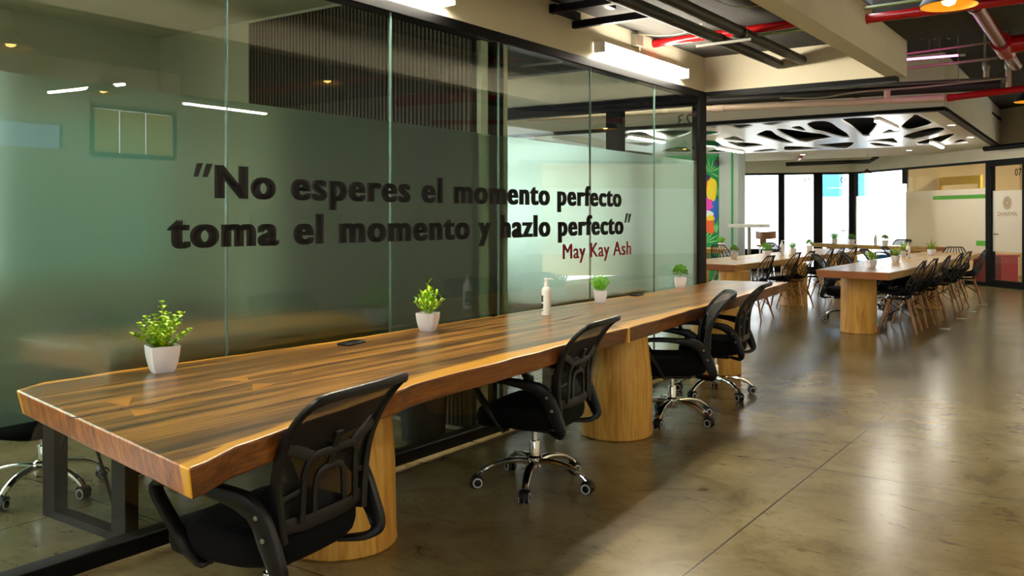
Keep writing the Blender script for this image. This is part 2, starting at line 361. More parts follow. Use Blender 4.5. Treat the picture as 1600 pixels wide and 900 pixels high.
struct(MB().box(-3.4, -0.15, -3, 4.44, 2.84, 3.0).build('ceiling_meeting_room', M['white_wall'], smooth=False), 'pale ceiling of the near glass meeting room', 'ceiling')
struct(MB().box(-3.4, -0.15, 4.44, 7.77, 2.84, 3.0).build('ceiling_dark_room', M['dark_ceiling'], smooth=False), 'dark ceiling of the farther glass meeting room', 'ceiling')
# back walls of the meeting rooms, with windows added to light the rooms
w = MB().box(-3.5, -3.4, -3, 7.9, 0, 0.9).box(-3.5, -3.4, -3, 7.9, 2.55, 3.0).box(-3.5, -3.4, -3, -2.5, 0.9, 2.55).box(-3.5, -3.4, 2.7, 2.8, 0.9, 2.55).box(-3.5, -3.4, 4.3, 4.8, 0.9, 2.55).box(-3.5, -3.4, 2.8, 4.3, 2.1, 2.55).box(-3.5, -3.4, 7.5, 7.9, 0.9, 2.55)
struct(w.build('wall_meeting_room', M['white_wall'], smooth=False), 'pale back wall of the glass meeting rooms', 'wall')
struct(MB().box(-3.47, -3.45, -2.5, 2.7, 0.9, 2.55).build('window_21', M['glass_far'], smooth=False), 'unseen window added in the back wall to light the near meeting room', 'window')  # added out of direct sight, lets daylight into the near room
struct(MB().box(-3.47, -3.45, 2.8, 4.3, 0.9, 2.1).build('window_23', M['film_dim'], smooth=False), 'green-grey frosted window added to brighten the back of the near meeting room', 'window')  # added as a soft green glow behind the left of the frosted film
struct(MB().box(-3.47, -3.45, 4.8, 7.5, 0.9, 2.55).build('window_22', M['glass_far'], smooth=False), 'unseen window added in the back wall to light the farther meeting room', 'window')  # added, never in direct view; lights this room and the end film
struct(MB().box(-9, 6.6, -3.1, -3, 0, 0.8).box(-9, 6.6, -3.1, -3, 2.6, 3.4).box(-9, 1.2, -3.1, -3, 0.8, 2.6).box(6.2, 6.6, -3.1, -3, 0.8, 2.6).build('wall_back', M['plaster'], smooth=False), 'wall behind the viewpoint', 'wall')
struct(MB().box(1.2, 6.2, -3.06, -3.04, 0.8, 2.6).build('window_61', M['glass_tint'], smooth=False), 'wide unseen window added behind the viewpoint for frontal fill light', 'window')  # added opening, soft fill for the pots and the near table end
# right wall, seen only as a reflection in the glass
w = MB().box(6.5, 6.6, -3, 15, 0, 2.1).box(6.5, 6.6, -3, 15, 2.62, 3.5).box(6.5, 6.6, -3, 4.2, 2.1, 2.62).box(6.5, 6.6, 5.25, 5.6, 2.1, 2.62).box(6.5, 6.6, 6.62, 15, 2.1, 2.62).box(6.5, 6.6, 4.2, 5.25, 2.37, 2.62)
struct(w.build('wall_right', M['plaster'], smooth=False), 'plain wall on the open side of the hall', 'wall')
struct(MB().box(6.54, 6.56, 4.2, 5.25, 2.1, 2.37).build('window_31', M['glass_tint'], smooth=False), 'narrow high daylit window opposite the glass partition', 'window')
wn = thing('window_32', 'high window with three yellow blinds opposite the glass partition', 'window', (6.54, 5.6, 2.1)); struct(wn)
for k in range(3): MB().box(0, 0.015, 0.01 + k * 0.34, 0.33 + k * 0.34, 0, 0.5).build('blind', M['yellow_blind'], wn, smooth=False)
MB().box(-0.05, -0.03, -0.05, 1.07, -0.06, 0).box(-0.05, -0.03, -0.05, 1.07, 0.5, 0.56).box(-0.05, -0.03, -0.05, 0, 0, 0.5).box(-0.05, -0.03, 1.02, 1.07, 0, 0.5).build('window_frame', M['black_metal'], wn, smooth=False)

# glass partition -------------------------------------------------------------
fr = MB().box(-0.1, 0.012, -3, 7.77, 2.44, 2.5).build('trim_5', M['black_metal'], smooth=False, bevel=0.004)
struct(fr, 'black steel head rail of the long glass partition', 'frame')
struct(MB().box(-0.08, 0.012, -3, 7.62, 0, 0.065).build('baseboard_left', M['black_metal'], smooth=False, bevel=0.004), 'black steel sill rail of the long glass partition', 'frame')
struct(MB().box(-0.06, 0.015, 7.62, 7.78, 0, 2.5).build('trim_6', M['black_metal'], smooth=False, bevel=0.004), 'black steel corner post at the end of the glass partition', 'post')
struct(MB().box(0.015, 1.66, 7.765, 7.9, 2.46, 2.5).build('trim_7', M['black_metal'], smooth=False), 'black steel edge under the cream cross beam', 'frame')
ys = [-1.72, -0.67, 0.38, 1.43, 2.482, 3.532, 4.52, 5.666, 6.726, 7.62]
for i, (a, c) in enumerate(zip(ys, ys[1:])):
    g = MB().box(-0.012, 0.0, a + 0.0035, c - 0.0035, 0.065, 2.44).build('window_%d' % (i + 1), M['glass'], smooth=False)
    struct(g, 'pane of the long glass partition, bay %d from the near end' % (i + 1), 'window')
    MB().box(-0.0135, -0.0122, a + 0.0045, c - 0.0045, 0.60, 1.856).build('frosted_film', M['film'], g, smooth=False)
    if i: struct(MB().box(-0.013, 0.001, a - 0.0032, a + 0.0032, 0.065, 2.44).build('trim_%d' % (10 + i), M['joint'], smooth=False), 'pale glass joint before bay %d' % (i + 1), 'joint')
# partition between the two meeting rooms, clad with slats on the near face
struct(MB().box(-3.4, -0.05, 4.40, 4.47, 0, 2.84).build('wall_partition', M['white_wall'], smooth=False), 'white partition between the two glass meeting rooms', 'wall')
struct(MB().box(-0.12, -0.02, 4.49, 4.59, 0, 2.44).build('trim_30', M['black_metal'], smooth=False), 'black post at the end of the meeting room partition', 'post')
struct(MB().box(-0.1, -0.02, 4.60, 4.64, 0.0, 2.44).build('trim_31', M['white_wall'], smooth=False), 'slim white post beside the black partition post', 'post')
sp = thing('slatted_panel', 'dark ribbed slat panel on the meeting room partition behind the glass', 'wall panel', (-2.2, 4.352, 0.0))
MB().box(0, 2.12, 0.015, 0.04, 0.04, 2.8).build('backing_board', M['void'], sp, smooth=False)
sl = MB(); k = 0
while k * 0.0335 < 2.08:
    x = 0.01 + k * 0.0335; sl.box(x, x + 0.019, -0.012, 0.015, 0.04, 2.8); k += 1
sl.build('slats', M['slat'], sp, smooth=False)
# end wall of the second meeting room (glass, black frame, number seen from behind)
struct(MB().box(-3.4, -0.06, 7.70, 7.80, 2.38, 2.5).build('trim_32', M['black_metal'], smooth=False), 'black head rail of the end glass wall', 'frame')
struct(MB().box(-1.0, -0.84, 7.70, 7.80, 0, 2.38).build('trim_33', M['black_metal'], smooth=False), 'black mullion of the end glass wall', 'post')
struct(MB().box(-3.4, -0.06, 7.70, 7.80, 0, 0.06).build('trim_34', M['black_metal'], smooth=False), 'black sill rail of the end glass wall', 'frame')
for nme, a, c in (('window_11', -3.4, -1.0), ('door_1', -0.84, -0.06)):
    g = MB().box(a, c, 7.745, 7.757, 0.06, 2.38).build(nme, M['glass_far'], smooth=False); struct(g, 'clear glass ' + ('door numbered 23' if a > -1 else 'end pane') + ' at the end of the meeting room', 'door' if a > -1 else 'window')
    MB().box(a + 0.01, c - 0.01, 7.758, 7.7592, 0.3, 1.856).build('frosted_film', M['film_far'], g, smooth=False)

# lettering ---------------------------------------------------------------------
def text_obj(name, body, m, width, cap, origin, rot, bold=0.0, parent=None, align='LEFT', heavy=0.0):
    cu = bpy.data.curves.new(name, 'FONT'); cu.body = body; cu.size = 1.0; cu.offset = bold; cu.align_x = align; cu.space_character = 1 + 2.2 * bold + 2.4 * heavy; cu.resolution_u = 4
    t = bpy.data.objects.new(name, cu); col.objects.link(t)
    dg = bpy.context.evaluated_depsgraph_get(); me = bpy.data.meshes.new_from_object(t.evaluated_get(dg))
    bpy.data.objects.remove(t)
    base = [(v.co.x, v.co.y) for v in me.vertices]; bf = [list(p.vertices) for p in me.polygons]; vv = []; fs = []
    for k_, dx in enumerate((0.0, -heavy, heavy) if heavy else (0.0,)):
        fs += [[i + len(vv) for i in f] for f in bf]; vv += [(x + dx, y) for x, y in base]
    xs = [x for x, y in vv]
    x0, x1 = min(xs), max(xs); capu = 0.729 + 2 * bold
    sx = width / (x1 - x0); sy = cap / capu
    vs = [((x - x0) * sx, (y + bold) * sy, 0.0) for x, y in vv]
    bpy.data.meshes.remove(me)
    # one mesh per word, with the vinyl's thickness
    from collections import Counter
    par = list(range(len(vs)))
    def find(a):
        while par[a] != a: par[a] = par[par[a]]; a = par[a]
        return a
    for f in fs:
        for q in f[1:]: par[find(q)] = find(f[0])
    ext = {}
    for k_, (x, y, z) in enumerate(vs):
        g = find(k_); e = ext.get(g, (9, -9)); ext[g] = (min(e[0], x), max(e[1], x))
    order = sorted(ext, key=lambda g: ext[g][0]); wid = {}; cur = 0; end = ext[order[0]][1]
    for g in order:
        if ext[g][0] - end > 0.2 * sx: cur += 1
        wid[g] = cur; end = max(end, ext[g][1])
    words = body.split()
    root = None
    if cur > 0:
        root = bpy.data.objects.new(name, None); col.objects.link(root)
        root.location = origin; root.rotation_euler = rot
    for wd_ in range(cur + 1):
        mb = MB(); ff = [f for f in fs if wid[find(f[0])] == wd_]
        used = sorted({k_ for f in ff for k_ in f}); ix = {k_: n_2 for n_2, k_ in enumerate(used)}; o = len(used)
        mb.v = [(vs[k_][0], vs[k_][1], 0.0008) for k_ in used] + [(vs[k_][0], vs[k_][1], 0.0) for k_ in used]
        ed = Counter(); dr = {}
        for f in ff:
            f = [ix[k_] for k_ in f]; mb.f.append(f); mb.mi.append(0)
            for p, q in zip(f, f[1:] + f[:1]): ed[frozenset((p, q))] += 1; dr[frozenset((p, q))] = (p, q)
        for e, c in ed.items():
            if c == 1: p, q = dr[e]; mb.f.append([q, p, p + o, q + o]); mb.mi.append(0)
        if root is None:
            ob = mb.build(name, m, None, smooth=False); ob.location = origin; ob.rotation_euler = rot; return ob
        mb.build('word', m, root, smooth=False)
    return root
RX = (R(90), 0, R(90))
QUOTES = [[(2.31, 1.513), (2.332, 1.514), (2.357, 1.573), (2.326, 1.571)], [(2.354, 1.514), (2.38, 1.514), (2.406, 1.572), (2.373, 1.572)], [(6.19, 1.3), (6.216, 1.3), (6.254, 1.373), (6.216, 1.373)], [(6.241, 1.3), (6.268, 1.302), (6.303, 1.37), (6.265, 1.37)]]
l1 = tag(text_obj('vinyl_lettering', 'No esperes el momento perfecto', M['text_black'], 6.142 - 2.415, 0.154, (0.0012, 2.415, 1.424), RX, 0.017, heavy=0.05), 'upper line of large black lettering on the glass partition', 'lettering')
l2 = tag(text_obj('vinyl_lettering', 'toma el momento y hazlo perfecto', M['text_black'], 6.174 - 2.185, 0.154, (0.0012, 2.185, 1.212), RX, 0.017, heavy=0.05), 'lower line of large black lettering on the glass partition', 'lettering')
for i, qd in enumerate(QUOTES):         # slanted quotation marks
    ln, y0, z0 = (l1, 2.415, 1.424) if i < 2 else (l2, 2.185, 1.212)
    MB().prism([(y - y0, z - z0) for y, z in qd], 0, 0.0008).build('quotation_mark', M['text_black'], ln, smooth=False)
tag(text_obj('vinyl_lettering', 'May Kay Ash', M['text_red'], 6.303 - 5.275, 0.112, (0.0012, 5.275, 1.050), RX, 0.0, heavy=0.026), 'small red name lettered under the black quotation', 'lettering')
tag(text_obj('door_number', '23', M['text_black'], 0.155, 0.115, (-0.11, 7.7604, 2.2), (R(90), 0, R(180)), 0.004), 'number 23 on the glass door, seen reversed', 'number')

# ------------------------------------------------------------------ long slab table
def slab(name, left, right, y_mid, zt, th, mats, parent, inset=0.015, nS=44, nW=14, sapw=0.09, seed=1):
    rr = random.Random(seed)
    def resample(poly, k):
        P = [Vector(p) for p in poly]; d = [0]
        for a, c in zip(P, P[1:]): d.append(d[-1] + (c - a).length)
        out = []
        for i in range(k):
            s = d[-1] * i / (k - 1); j = 0
            while j < len(d) - 2 and d[j + 1] < s: j += 1
            out.append(P[j] + (P[j + 1] - P[j]) * ((s - d[j]) / (d[j + 1] - d[j])))
        return out
    L = resample(left, nS); Rr = resample(right, nS)
    L = [Vector((p.x + 0.004 * math.sin(i * 1.7 + seed), p.y)) for i, p in enumerate(L)]
    Rr = [Vector((p.x + 0.004 * math.sin(i * 1.3 + 2 * seed) + 0.003 * rr.uniform(-1, 1), p.y)) for i, p in enumerate(Rr)]
    L[0].x += 0.03; L[0].y -= 0.012; L[1].x += 0.008
    mb = MB(); sap = []
    for lay in (0, 1):
        for i in range(nS):
            for j in range(nW):
                w = j / (nW - 1); w = w + 0.0 * w
                p = L[i] + (Rr[i] - L[i]) * w
                wid = (Rr[i] - L[i]).length
                if lay:
                    cx = (w - 0.5) * 2; p = p - (Rr[i] - L[i]).normalized() * (inset * cx ** 5)
                    if i == 0: p.y += inset * 1.2
                    if i == nS - 1: p.y -= inset * 0.5
                mb.v.append((p.x, p.y, zt - (th if lay else 0)))
                d = (1 - w) * wid; dl = w * wid
                s = max(0, 1 - d / (sapw * (1.6 + 0.9 * math.sin(p.y * 2.1 + seed)))) * 1.0
                s = max(s, 0.75 * max(0, 1 - dl / 0.025))
                sap.append(s)
    N = nS * nW
    for i in range(nS - 1):
        for j in range(nW - 1):
            a = i * nW + j
            mb.f.append([a, a + 1, a + nW + 1, a + nW]); mb.mi.append(0)
            mb.f.append([N + a, N + a + nW, N + a + nW + 1, N + a + 1]); mb.mi.append(2)
    for i in range(nS - 1):
        a = i * nW; mb.f.append([a, a + nW, N + a + nW, N + a]); mb.mi.append(2)
        a = i * nW + nW - 1; mb.f.append([a + nW, a, N + a, N + a + nW]); mb.mi.append(2)
    for j in range(nW - 1):
        mb.f.append([j + 1, j, N + j, N + j + 1]); mb.mi.append(1)
        a = (nS - 1) * nW + j; mb.f.append([a, a + 1, N + a + 1, N + a]); mb.mi.append(1)
    o = mb.build(name, mats, parent, bevel=0.007, seg=3)
    at = o.data.attributes.new('sap', 'FLOAT', 'POINT')
    for i, s in enumerate(sap): at.data[i].value = s
    return o
def trunk(name, parent, x, y, rb, rm, rt, h, seed):
    mb = MB(); n = 36; K = 12; rr = random.Random(seed); ph = [rr.uniform(0, 6.28) for _ in range(4)]
    for k in range(K + 1):
        z = h * k / K; r = lerp_table([(0, rb), (0.05, rb * 0.985), (0.5, rm), (1, rt)], k / K)
        for j in range(n):
            th = 2 * math.pi * j / n
            q = r * (1 + 0.018 * math.sin(2 * th + ph[0]) + 0.012 * math.sin(3 * th + ph[1] + z) + 0.006 * math.sin(7 * th + ph[2] + 2 * z))
            mb.v.append((q * math.cos(th), q * math.sin(th), z))
    for k in range(K):
        for j in range(n): mb.f.append([k * n + j, k * n + (j + 1) % n, (k + 1) * n + (j + 1) % n, (k + 1) * n + j]); mb.mi.append(0)
    mb.f.append(list(reversed(range(n)))); mb.mi.append(0); mb.f.append(list(range(K * n, (K + 1) * n))); mb.mi.append(0)
    return mb.build(name, M['trunk'], parent, loc=(x, y, 0), bevel=0.008)
ZT = 0.74
tb = thing('slab_table', 'long brown live-edge slab table on tree trunk legs beside the glass partition', 'table')
slab_mats = [M['wood_top'], M['wood_edge'], M['wood_bark']]
left1 = [(0.044, 1.556), (-0.0, 1.684), (0.003, 1.842), (-0.003, 2.0), (0.018, 2.211), (0.055, 2.632), (0.076, 3.053), (0.065, 3.579), (0.055, 4.347)]
right1 = [(1.412, 1.297), (1.393, 1.368), (1.333, 1.506), (1.288, 1.706), (1.218, 2.057), (1.123, 2.526), (1.107, 2.968), (1.076, 3.442), (1.012, 4.037), (1.005, 4.328)]
slab('tabletop', left1, right1, 0, ZT, 0.085, slab_mats, tb, seed=1)
left2 = [(0.055, 4.354), (0.049, 5.158), (0.06, 5.789), (0.081, 6.526), (0.04, 7.3), (0.03, 7.8), (-0.07, 8.12)]
right2 = [(1.005, 4.335), (0.971, 4.758), (0.912, 5.263), (0.881, 5.579), (0.818, 6.174), (0.744, 7.078), (0.67, 7.789), (0.623, 8.226)]
slab('tabletop', left2, right2, 0, ZT - 0.001, 0.085, slab_mats, tb, seed=4)
trunk('trunk_leg', tb, 0.549, 2.616, 0.245, 0.235, 0.21, ZT - 0.084, 3)
trunk('trunk_leg', tb, 0.619, 4.91, 0.228, 0.226, 0.19, ZT - 0.084, 5)
trunk('trunk_leg', tb, 0.29, 7.31, 0.215, 0.205, 0.19, ZT - 0.084, 8)
MB().box(0.975, 1.01, 4.321, 4.343, ZT - 0.083, ZT + 0.0006).build('sapwood_strip', M['sapwood'], tb, bevel=0.004)['label'] = 'pale yellow strip where the two slabs meet'
# the crack and the bow-tie inlays let into the first slab
cr = MB(); pts = [(0.653, 1.416), (0.666, 1.476), (0.671, 1.556), (0.661, 1.605), (0.667, 1.692), (0.642, 1.826), (0.646, 1.924), (0.619, 2.109), (0.607, 2.316)]
pp = smooth_pts([(x, y, ZT) for x, y in pts], 5); ww = [0.005 + 0.011 * abs(math.sin(i * 0.9) * math.sin(i * 0.37)) for i in range(len(pp))]
cr.sweep(pp, 0.0016, ww, (0, 0, 1), 4, 0)
cr.build('crack', M['crack'], tb)['label'] = 'dark winding crack in the wood'
pp = smooth_pts([(x, y, ZT - 0.001) for x, y in [(0.508, 4.335), (0.503, 4.47), (0.479, 4.618), (0.461, 4.802)]], 4)
MB().sweep(pp, 0.0016, [0.003 + 0.014 * math.sin(math.pi * i / (len(pp) - 1)) for i in range(len(pp))], (0, 0, 1), 4, 0).build('crack', M['crack'], tb)['label'] = 'short dark crack near the pump bottle'
for tri in ([(0.523, 1.611), (0.507, 1.716), (0.644, 1.616)], [(0.698, 1.589), (0.795, 1.655), (0.791, 1.547)], [(0.481, 2.053), (0.51, 2.184), (0.616, 2.109)], [(0.655, 2.093), (0.723, 2.147), (0.755, 2.014)]):
    if (tri[1][0] - tri[0][0]) * (tri[2][1] - tri[0][1]) - (tri[1][1] - tri[0][1]) * (tri[2][0] - tri[0][0]) < 0: tri = tri[::-1]
    MB().prism(tri, ZT - 0.004, ZT + 0.0007).build('inlay', M['inlay'], tb, smooth=False)

# ------------------------------------------------------------------ office chair
def yb(z):      # backrest profile, leaning back at the top
    return lerp_table([(0.36, -0.21), (0.44, -0.205), (0.52, -0.203), (0.60, -0.21), (0.66, -0.228), (0.72, -0.258), (0.78, -0.302), (0.82, -0.345), (0.85, -0.39)], z)
def make_office_chair(label, group):
    t = thing('office_chair', label, 'chair', group=group)
    hub = MB().lathe([(0.034, 0.085), (0.04, 0.10), (0.04, 0.145), (0.03, 0.155)], 20)
    hub.build('base_hub', M['chrome'], t)
    for k in range(5):
        lg = MB(); P = smooth_pts([(0.025, 0, 0.125), (0.10, 0, 0.132), (0.19, 0, 0.118), (0.255, 0, 0.088), (0.285, 0, 0.064)], 4)
        q = len(P); lg.sweep(P, [0.03 - 0.012 * i / (q - 1) for i in range(q)], [0.046 - 0.016 * i / (q - 1) for i in range(q)], (0, 0, 1), 10, 0, 0.8)
        L = lg.build('base_leg', M['chrome'], t); L.rotation_euler = (0, 0, R(72 * k))
        ca = MB()
        ca.lathe([(0.006, 0.05), (0.006, 0.075)], 8, (0.285, 0, 0), 0)
        mm = Matrix.Rotation(R(90), 4, 'X')
        for s in (-1, 1):
            st = len(ca.v)
            ca.lathe([(0.001, -0.009), (0.024, -0.009), (0.028, -0.006), (0.028, 0.006), (0.024, 0.009)], 20, (0, 0, 0), 0)
            ca.lathe([(0.0175, 0.0085), (0.0245, 0.0085), (0.0245, 0.0105), (0.0175, 0.0105)], 20, (0, 0, 0), 1, False)
            ca.lathe([(0.001, 0.0095), (0.0165, 0.0095), (0.012, 0.012), (0.001, 0.012)], 20, (0, 0, 0), 0, False)
            ca.xform(Matrix.Translation((0.288, s * 0.014, 0.0285)) @ (mm if s < 0 else Matrix.Rotation(R(-90), 4, 'X')), st)
        ca.sweep(smooth_pts([(0.262, 0, 0.045), (0.272, 0, 0.060), (0.288, 0, 0.063), (0.306, 0, 0.054), (0.315, 0, 0.036)], 3), 0.05, 0.006, (0, 1, 0), 8, 0)
        ca.build('caster', [M['black_plastic'], M['caster_ring']], L)
    MB().lathe([(0.026, 0.10), (0.026, 0.225), (0.0245, 0.228), (0.0145, 0.229), (0.0145, 0.34)], 20).build('gas_lift', M['chrome'], t)
    MB().box(-0.075, 0.075, -0.12, 0.09, 0.285, 0.325).build('tilt_mechanism', M['black_plastic'], t, bevel=0.01)
    lv = MB().tube([(0.07, 0.02, 0.305), (0.16, 0.02, 0.30), (0.22, 0.02, 0.295)], 0.006, 8); lv.sweep([(0.215, 0.02, 0.295), (0.27, 0.02, 0.293)], 0.03, 0.012, (0, 1, 0), 8)
    lv.build('height_lever', M['black_plastic'], t)
    # cushion: a domed rounded square with a waterfall front
    cu = MB(); n = 48; rings = [(0.70, 0.318, 0), (0.9, 0.32, 0), (0.97, 0.335, 0), (1.0, 0.362, 0), (1.0, 0.388, 0), (0.965, 0.412, 0), (0.9, 0.424, 0), (0.75, 0.431, 0), (0.5, 0.433, 0), (0.2, 0.432, 0)]
    for s, z, _ in rings:
        for j in range(n):
            th = 2 * math.pi * j / n; c, sn = math.cos(th), math.sin(th)
            x = math.copysign(abs(c) ** 0.5, c) * 0.24 * s; y = math.copysign(abs(sn) ** 0.5, sn) * 0.235 * s
            zz = z + 0.012 * (abs(x) / 0.24) ** 3 - 0.025 * max(0, (y - 0.1) / 0.135) ** 2 + 0.012 * max(0, -(y + 0.1) / 0.135)
            x *= 1 + 0.05 * (y / 0.235)
            cu.v.append((x, y + 0.015, zz))
    for i in range(len(rings) - 1):
        for j in range(n): cu.f.append([i * n + j, i * n + (j + 1) % n, (i + 1) * n + (j + 1) % n, (i + 1) * n + j]); cu.mi.append(0)
    cu.f.append(list(reversed(range(n)))); cu.f.append(list(range((len(rings) - 1) * n, len(rings) * n))); cu.mi += [0, 0]
    cu.build('seat', M['black_fabric'], t)
    # backrest frame
    half = lambda z: lerp_table([(0.40, 0.185), (0.50, 0.198), (0.62, 0.213), (0.75, 0.222), (0.84, 0.224)], z)
    ctl = []
    for z in (0.41, 0.48, 0.56, 0.64, 0.72, 0.78): ctl.append((-half(z), yb(z), z))
    ctl += [(-0.219, yb(0.815), 0.815), (-0.200, yb(0.838) , 0.838), (-0.12, yb(0.846) - 0.012, 0.846), (0, yb(0.848) - 0.02, 0.848)]
    ctl = ctl + [(-x, y, z) for x, y, z in reversed(ctl[:-1])]
    P = smooth_pts(ctl, 4); q = len(P)
    depth = [0.018 + 0.024 * max(0, min(1, (0.80 - p.z) / 0.3)) for p in P]; wid = [0.03] * q
    MB().sweep(P, depth, wid, (0, 1, 0), 10, 0, 0.65).build('backrest_frame', M['black_plastic'], t)
    ms = MB(); nu, nv = 12, 16
    for i in range(nv + 1):
        z = 0.42 + (0.842 - 0.42) * i / nv
        for j in range(nu + 1):
            u = -1 + 2 * j / nu
            hw = half(z) - (0.02 if z > 0.82 else 0)
            ms.v.append((u * hw, yb(z) - 0.02 * (1 - u * u) * (0.4 + 0.6 * max(0, (z - 0.6) / 0.25)), z))
    for i in range(nv):
        for j in range(nu): a = i * (nu + 1) + j; ms.f.append([a, a + 1, a + nu + 2, a + nu + 1]); ms.mi.append(0)
    ob = ms.build('backrest_mesh', M['black_mesh'], t)
    so = ob.modifiers.new('solid', 'SOLIDIFY'); so.thickness = 0.0015
    # lumbar support: nested rounded frames on a cross bar
    lu = MB()
    def rr(w0, w1, z0, z1):
        pts = [(-w0, z0), (-w1 - 0.002, z1 - 0.05), (-w1 + 0.004, z1 - 0.022), (-w1 + 0.016, z1 - 0.007), (-w1 + 0.04, z1)]
        pts += [(-x, z) for x, z in reversed(pts)]
        return [(x, yb(z) - 0.026, z) for x, z in pts]
    lu.sweep([(-0.19, yb(0.43), 0.455), (-0.10, yb(0.43) - 0.024, 0.45), (0, yb(0.43) - 0.028, 0.45), (0.10, yb(0.43) - 0.024, 0.45), (0.19, yb(0.43), 0.455)], 0.014, 0.046, (0, 1, 0), 8, 0)
    lu.sweep(rr(0.125, 0.118, 0.455, 0.645), 0.012, 0.026, (0, 1, 0), 8)
    lu.sweep(rr(0.07, 0.066, 0.455, 0.592), 0.012, 0.022, (0, 1, 0), 8)
    for s in (-1, 1):
        lu.sweep([(s * 0.095, yb(0.63) - 0.026, 0.642), (s * 0.15, yb(0.66) - 0.02, 0.668), (s * 0.205, yb(0.68) - 0.004, 0.69)], 0.012, 0.035, (0, 1, 0), 8)
        lu.sweep([(s * 0.123, yb(0.55) - 0.025, 0.55), (s * 0.2, yb(0.52) - 0.004, 0.53)], 0.01, 0.02, (0, 1, 0), 8)
    lu.sweep([(0, yb(0.59) - 0.026, 0.592), (0, yb(0.64) - 0.026, 0.645), (0, yb(0.70) - 0.024, 0.70)], 0.01, 0.035, (0, 1, 0), 8)
    lu.build('lumbar_support', M['black_plastic'], t)
    for s in (-1, 1):
        ar = MB()
        P = smooth_pts([(s * 0.19, 0.06, 0.318), (s * 0.225, 0.075, 0.325), (s * 0.252, 0.115, 0.40), (s * 0.268, 0.185, 0.505), (s * 0.27, 0.20, 0.542), (s * 0.27, 0.175, 0.562), (s * 0.268, 0.08, 0.567), (s * 0.262, -0.05, 0.556), (s * 0.252, -0.135, 0.535), (s * 0.24, -0.178, 0.49), (s * 0.236, -0.205, 0.43), (s * 0.236, -0.235, 0.365), (s * 0.228, -0.24, 0.33), (s * 0.20, -0.215, 0.312), (s * 0.14, -0.15, 0.312)], 4)
        q = len(P); wv = [0.034 if i < 6 else (0.046 if i < 34 else 0.036) for i in range(q)]
        tv = [lerp_table([(0, 0.016), (8, 0.026), (18, 0.024), (26, 0.034), (32, 0.062), (40, 0.07), (46, 0.052), (50, 0.03), (q - 1, 0.016)], i) for i in range(q)]
        ar.sweep(P, wv, tv, (1, 0, 0), 10, 0, 0.6)
        A = ar.build('armrest', M['black_plastic'], t)
        for zz in (0.50, 0.44):
            bo = MB(); st = 0; bo.lathe([(0.0075, 0), (0.0075, 0.004), (0.004, 0.006)], 10); bo.xform(Matrix.Translation((s * 0.2565, -0.178 if zz > 0.47 else -0.203, zz)) @ Matrix.Rotation(R(90 * s), 4, 'Y'), st)
            bo.build('bolt', M['grey_metal'], A)
    return t
def set_base(t, deg):
    k = 0
    for c in t.children:
        if c.name.startswith('base_leg'): c.rotation_euler = (0, 0, R(deg + 72 * k) - t.rotation_euler.z); k += 1
chair0 = make_office_chair('black mesh office chair nearest the camera, at the corner end of the slab table', 'office chairs along the slab table')
def place_office(x, y, rz, label, group, base=0.0, z=0.0):
    global chair0
    if place_office.used: o = copy_tree(chair0)
    else: o = chair0; place_office.used = True
    o.location = (x, y, z); o.rotation_euler = (0, 0, R(rz)); tag(o, label, 'chair', group); set_base(o, base); return o
place_office.used = False
G1 = 'office chairs along the slab table'
place_office(1.04, 1.855, 98, 'black mesh office chair nearest the camera, cut by the bottom edge of the photo', G1, 20)
place_office(0.805, 3.71, 99, 'black mesh office chair with chrome base standing in front of the middle trunk leg', G1, 222)
place_office(0.755, 5.43, 119, 'black mesh office chair just behind the middle trunk leg, its back seen edge-on', G1, 205)
place_office(0.66, 6.40, 100, 'black mesh office chair at the far end of the slab table, farthest of the four', G1, 185)

# ------------------------------------------------------------------ plants, bottle, sockets
def make_pot(parent):
    mb = MB(); n = 4
    def ring(w, z):
        r = 0.12 * w; pts = []
        for sx, sy in ((1, 1), (-1, 1), (-1, -1), (1, -1)):
            a = [(w - r, w), (w - r * 0.3, w - r * 0.3), (w, w - r)]
            if sx * sy < 0: a = a[::-1]
            seq = [(sx * p, sy * q) for p, q in a]
            pts += seq[::-1]
        return pts
    prof = [(0.030, 0), (0.0335, 0.008), (0.040, 0.035), (0.044, 0.06), (0.046, 0.085), (0.043, 0.085), (0.042, 0.074)]
    for w, z in prof: mb.v += [(x, y, z) for x, y in ring(w, z)]
    k = 12
    for i in range(len(prof) - 1):
        for j in range(k): mb.f.append([i * k + j, i * k + (j + 1) % k, (i + 1) * k + (j + 1) % k, (i + 1) * k + j]); mb.mi.append(0)
    mb.f.append(list(reversed(range(k)))); mb.mi.append(0)
    mb.build('pot', M['pot'], parent)
    MB().prism([(x, y) for x, y in ring(0.042, 0)], 0.066, 0.076).build('soil', M['soil'], parent, smooth=False)
def leaf(mb, base, d, up, L, W, fold=0.25):
    d = Vector(d).normalized(); up = Vector(up); s = d.cross(up)
    if s.length < 1e-3: s = Vector((1, 0, 0))
    s.normalize(); nn = s.cross(d)
    b = Vector(base); p = [b, b + d * L * 0.35 + s * W / 2 + nn * W * fold, b + d * L * 0.75 + s * W * 0.38 + nn * W * fold * 0.8, b + d * L - nn * L * 0.05, b + d * L * 0.75 - s * W * 0.38 + nn * W * fold * 0.8, b + d * L * 0.35 - s * W / 2 + nn * W * fold, b + d * L * 0.4, b + d * L * 0.75]
    mb.add(p, [(0, 1, 6), (1, 2, 7, 6), (2, 3, 7), (0, 6, 5), (6, 7, 4, 5), (7, 3, 4)])
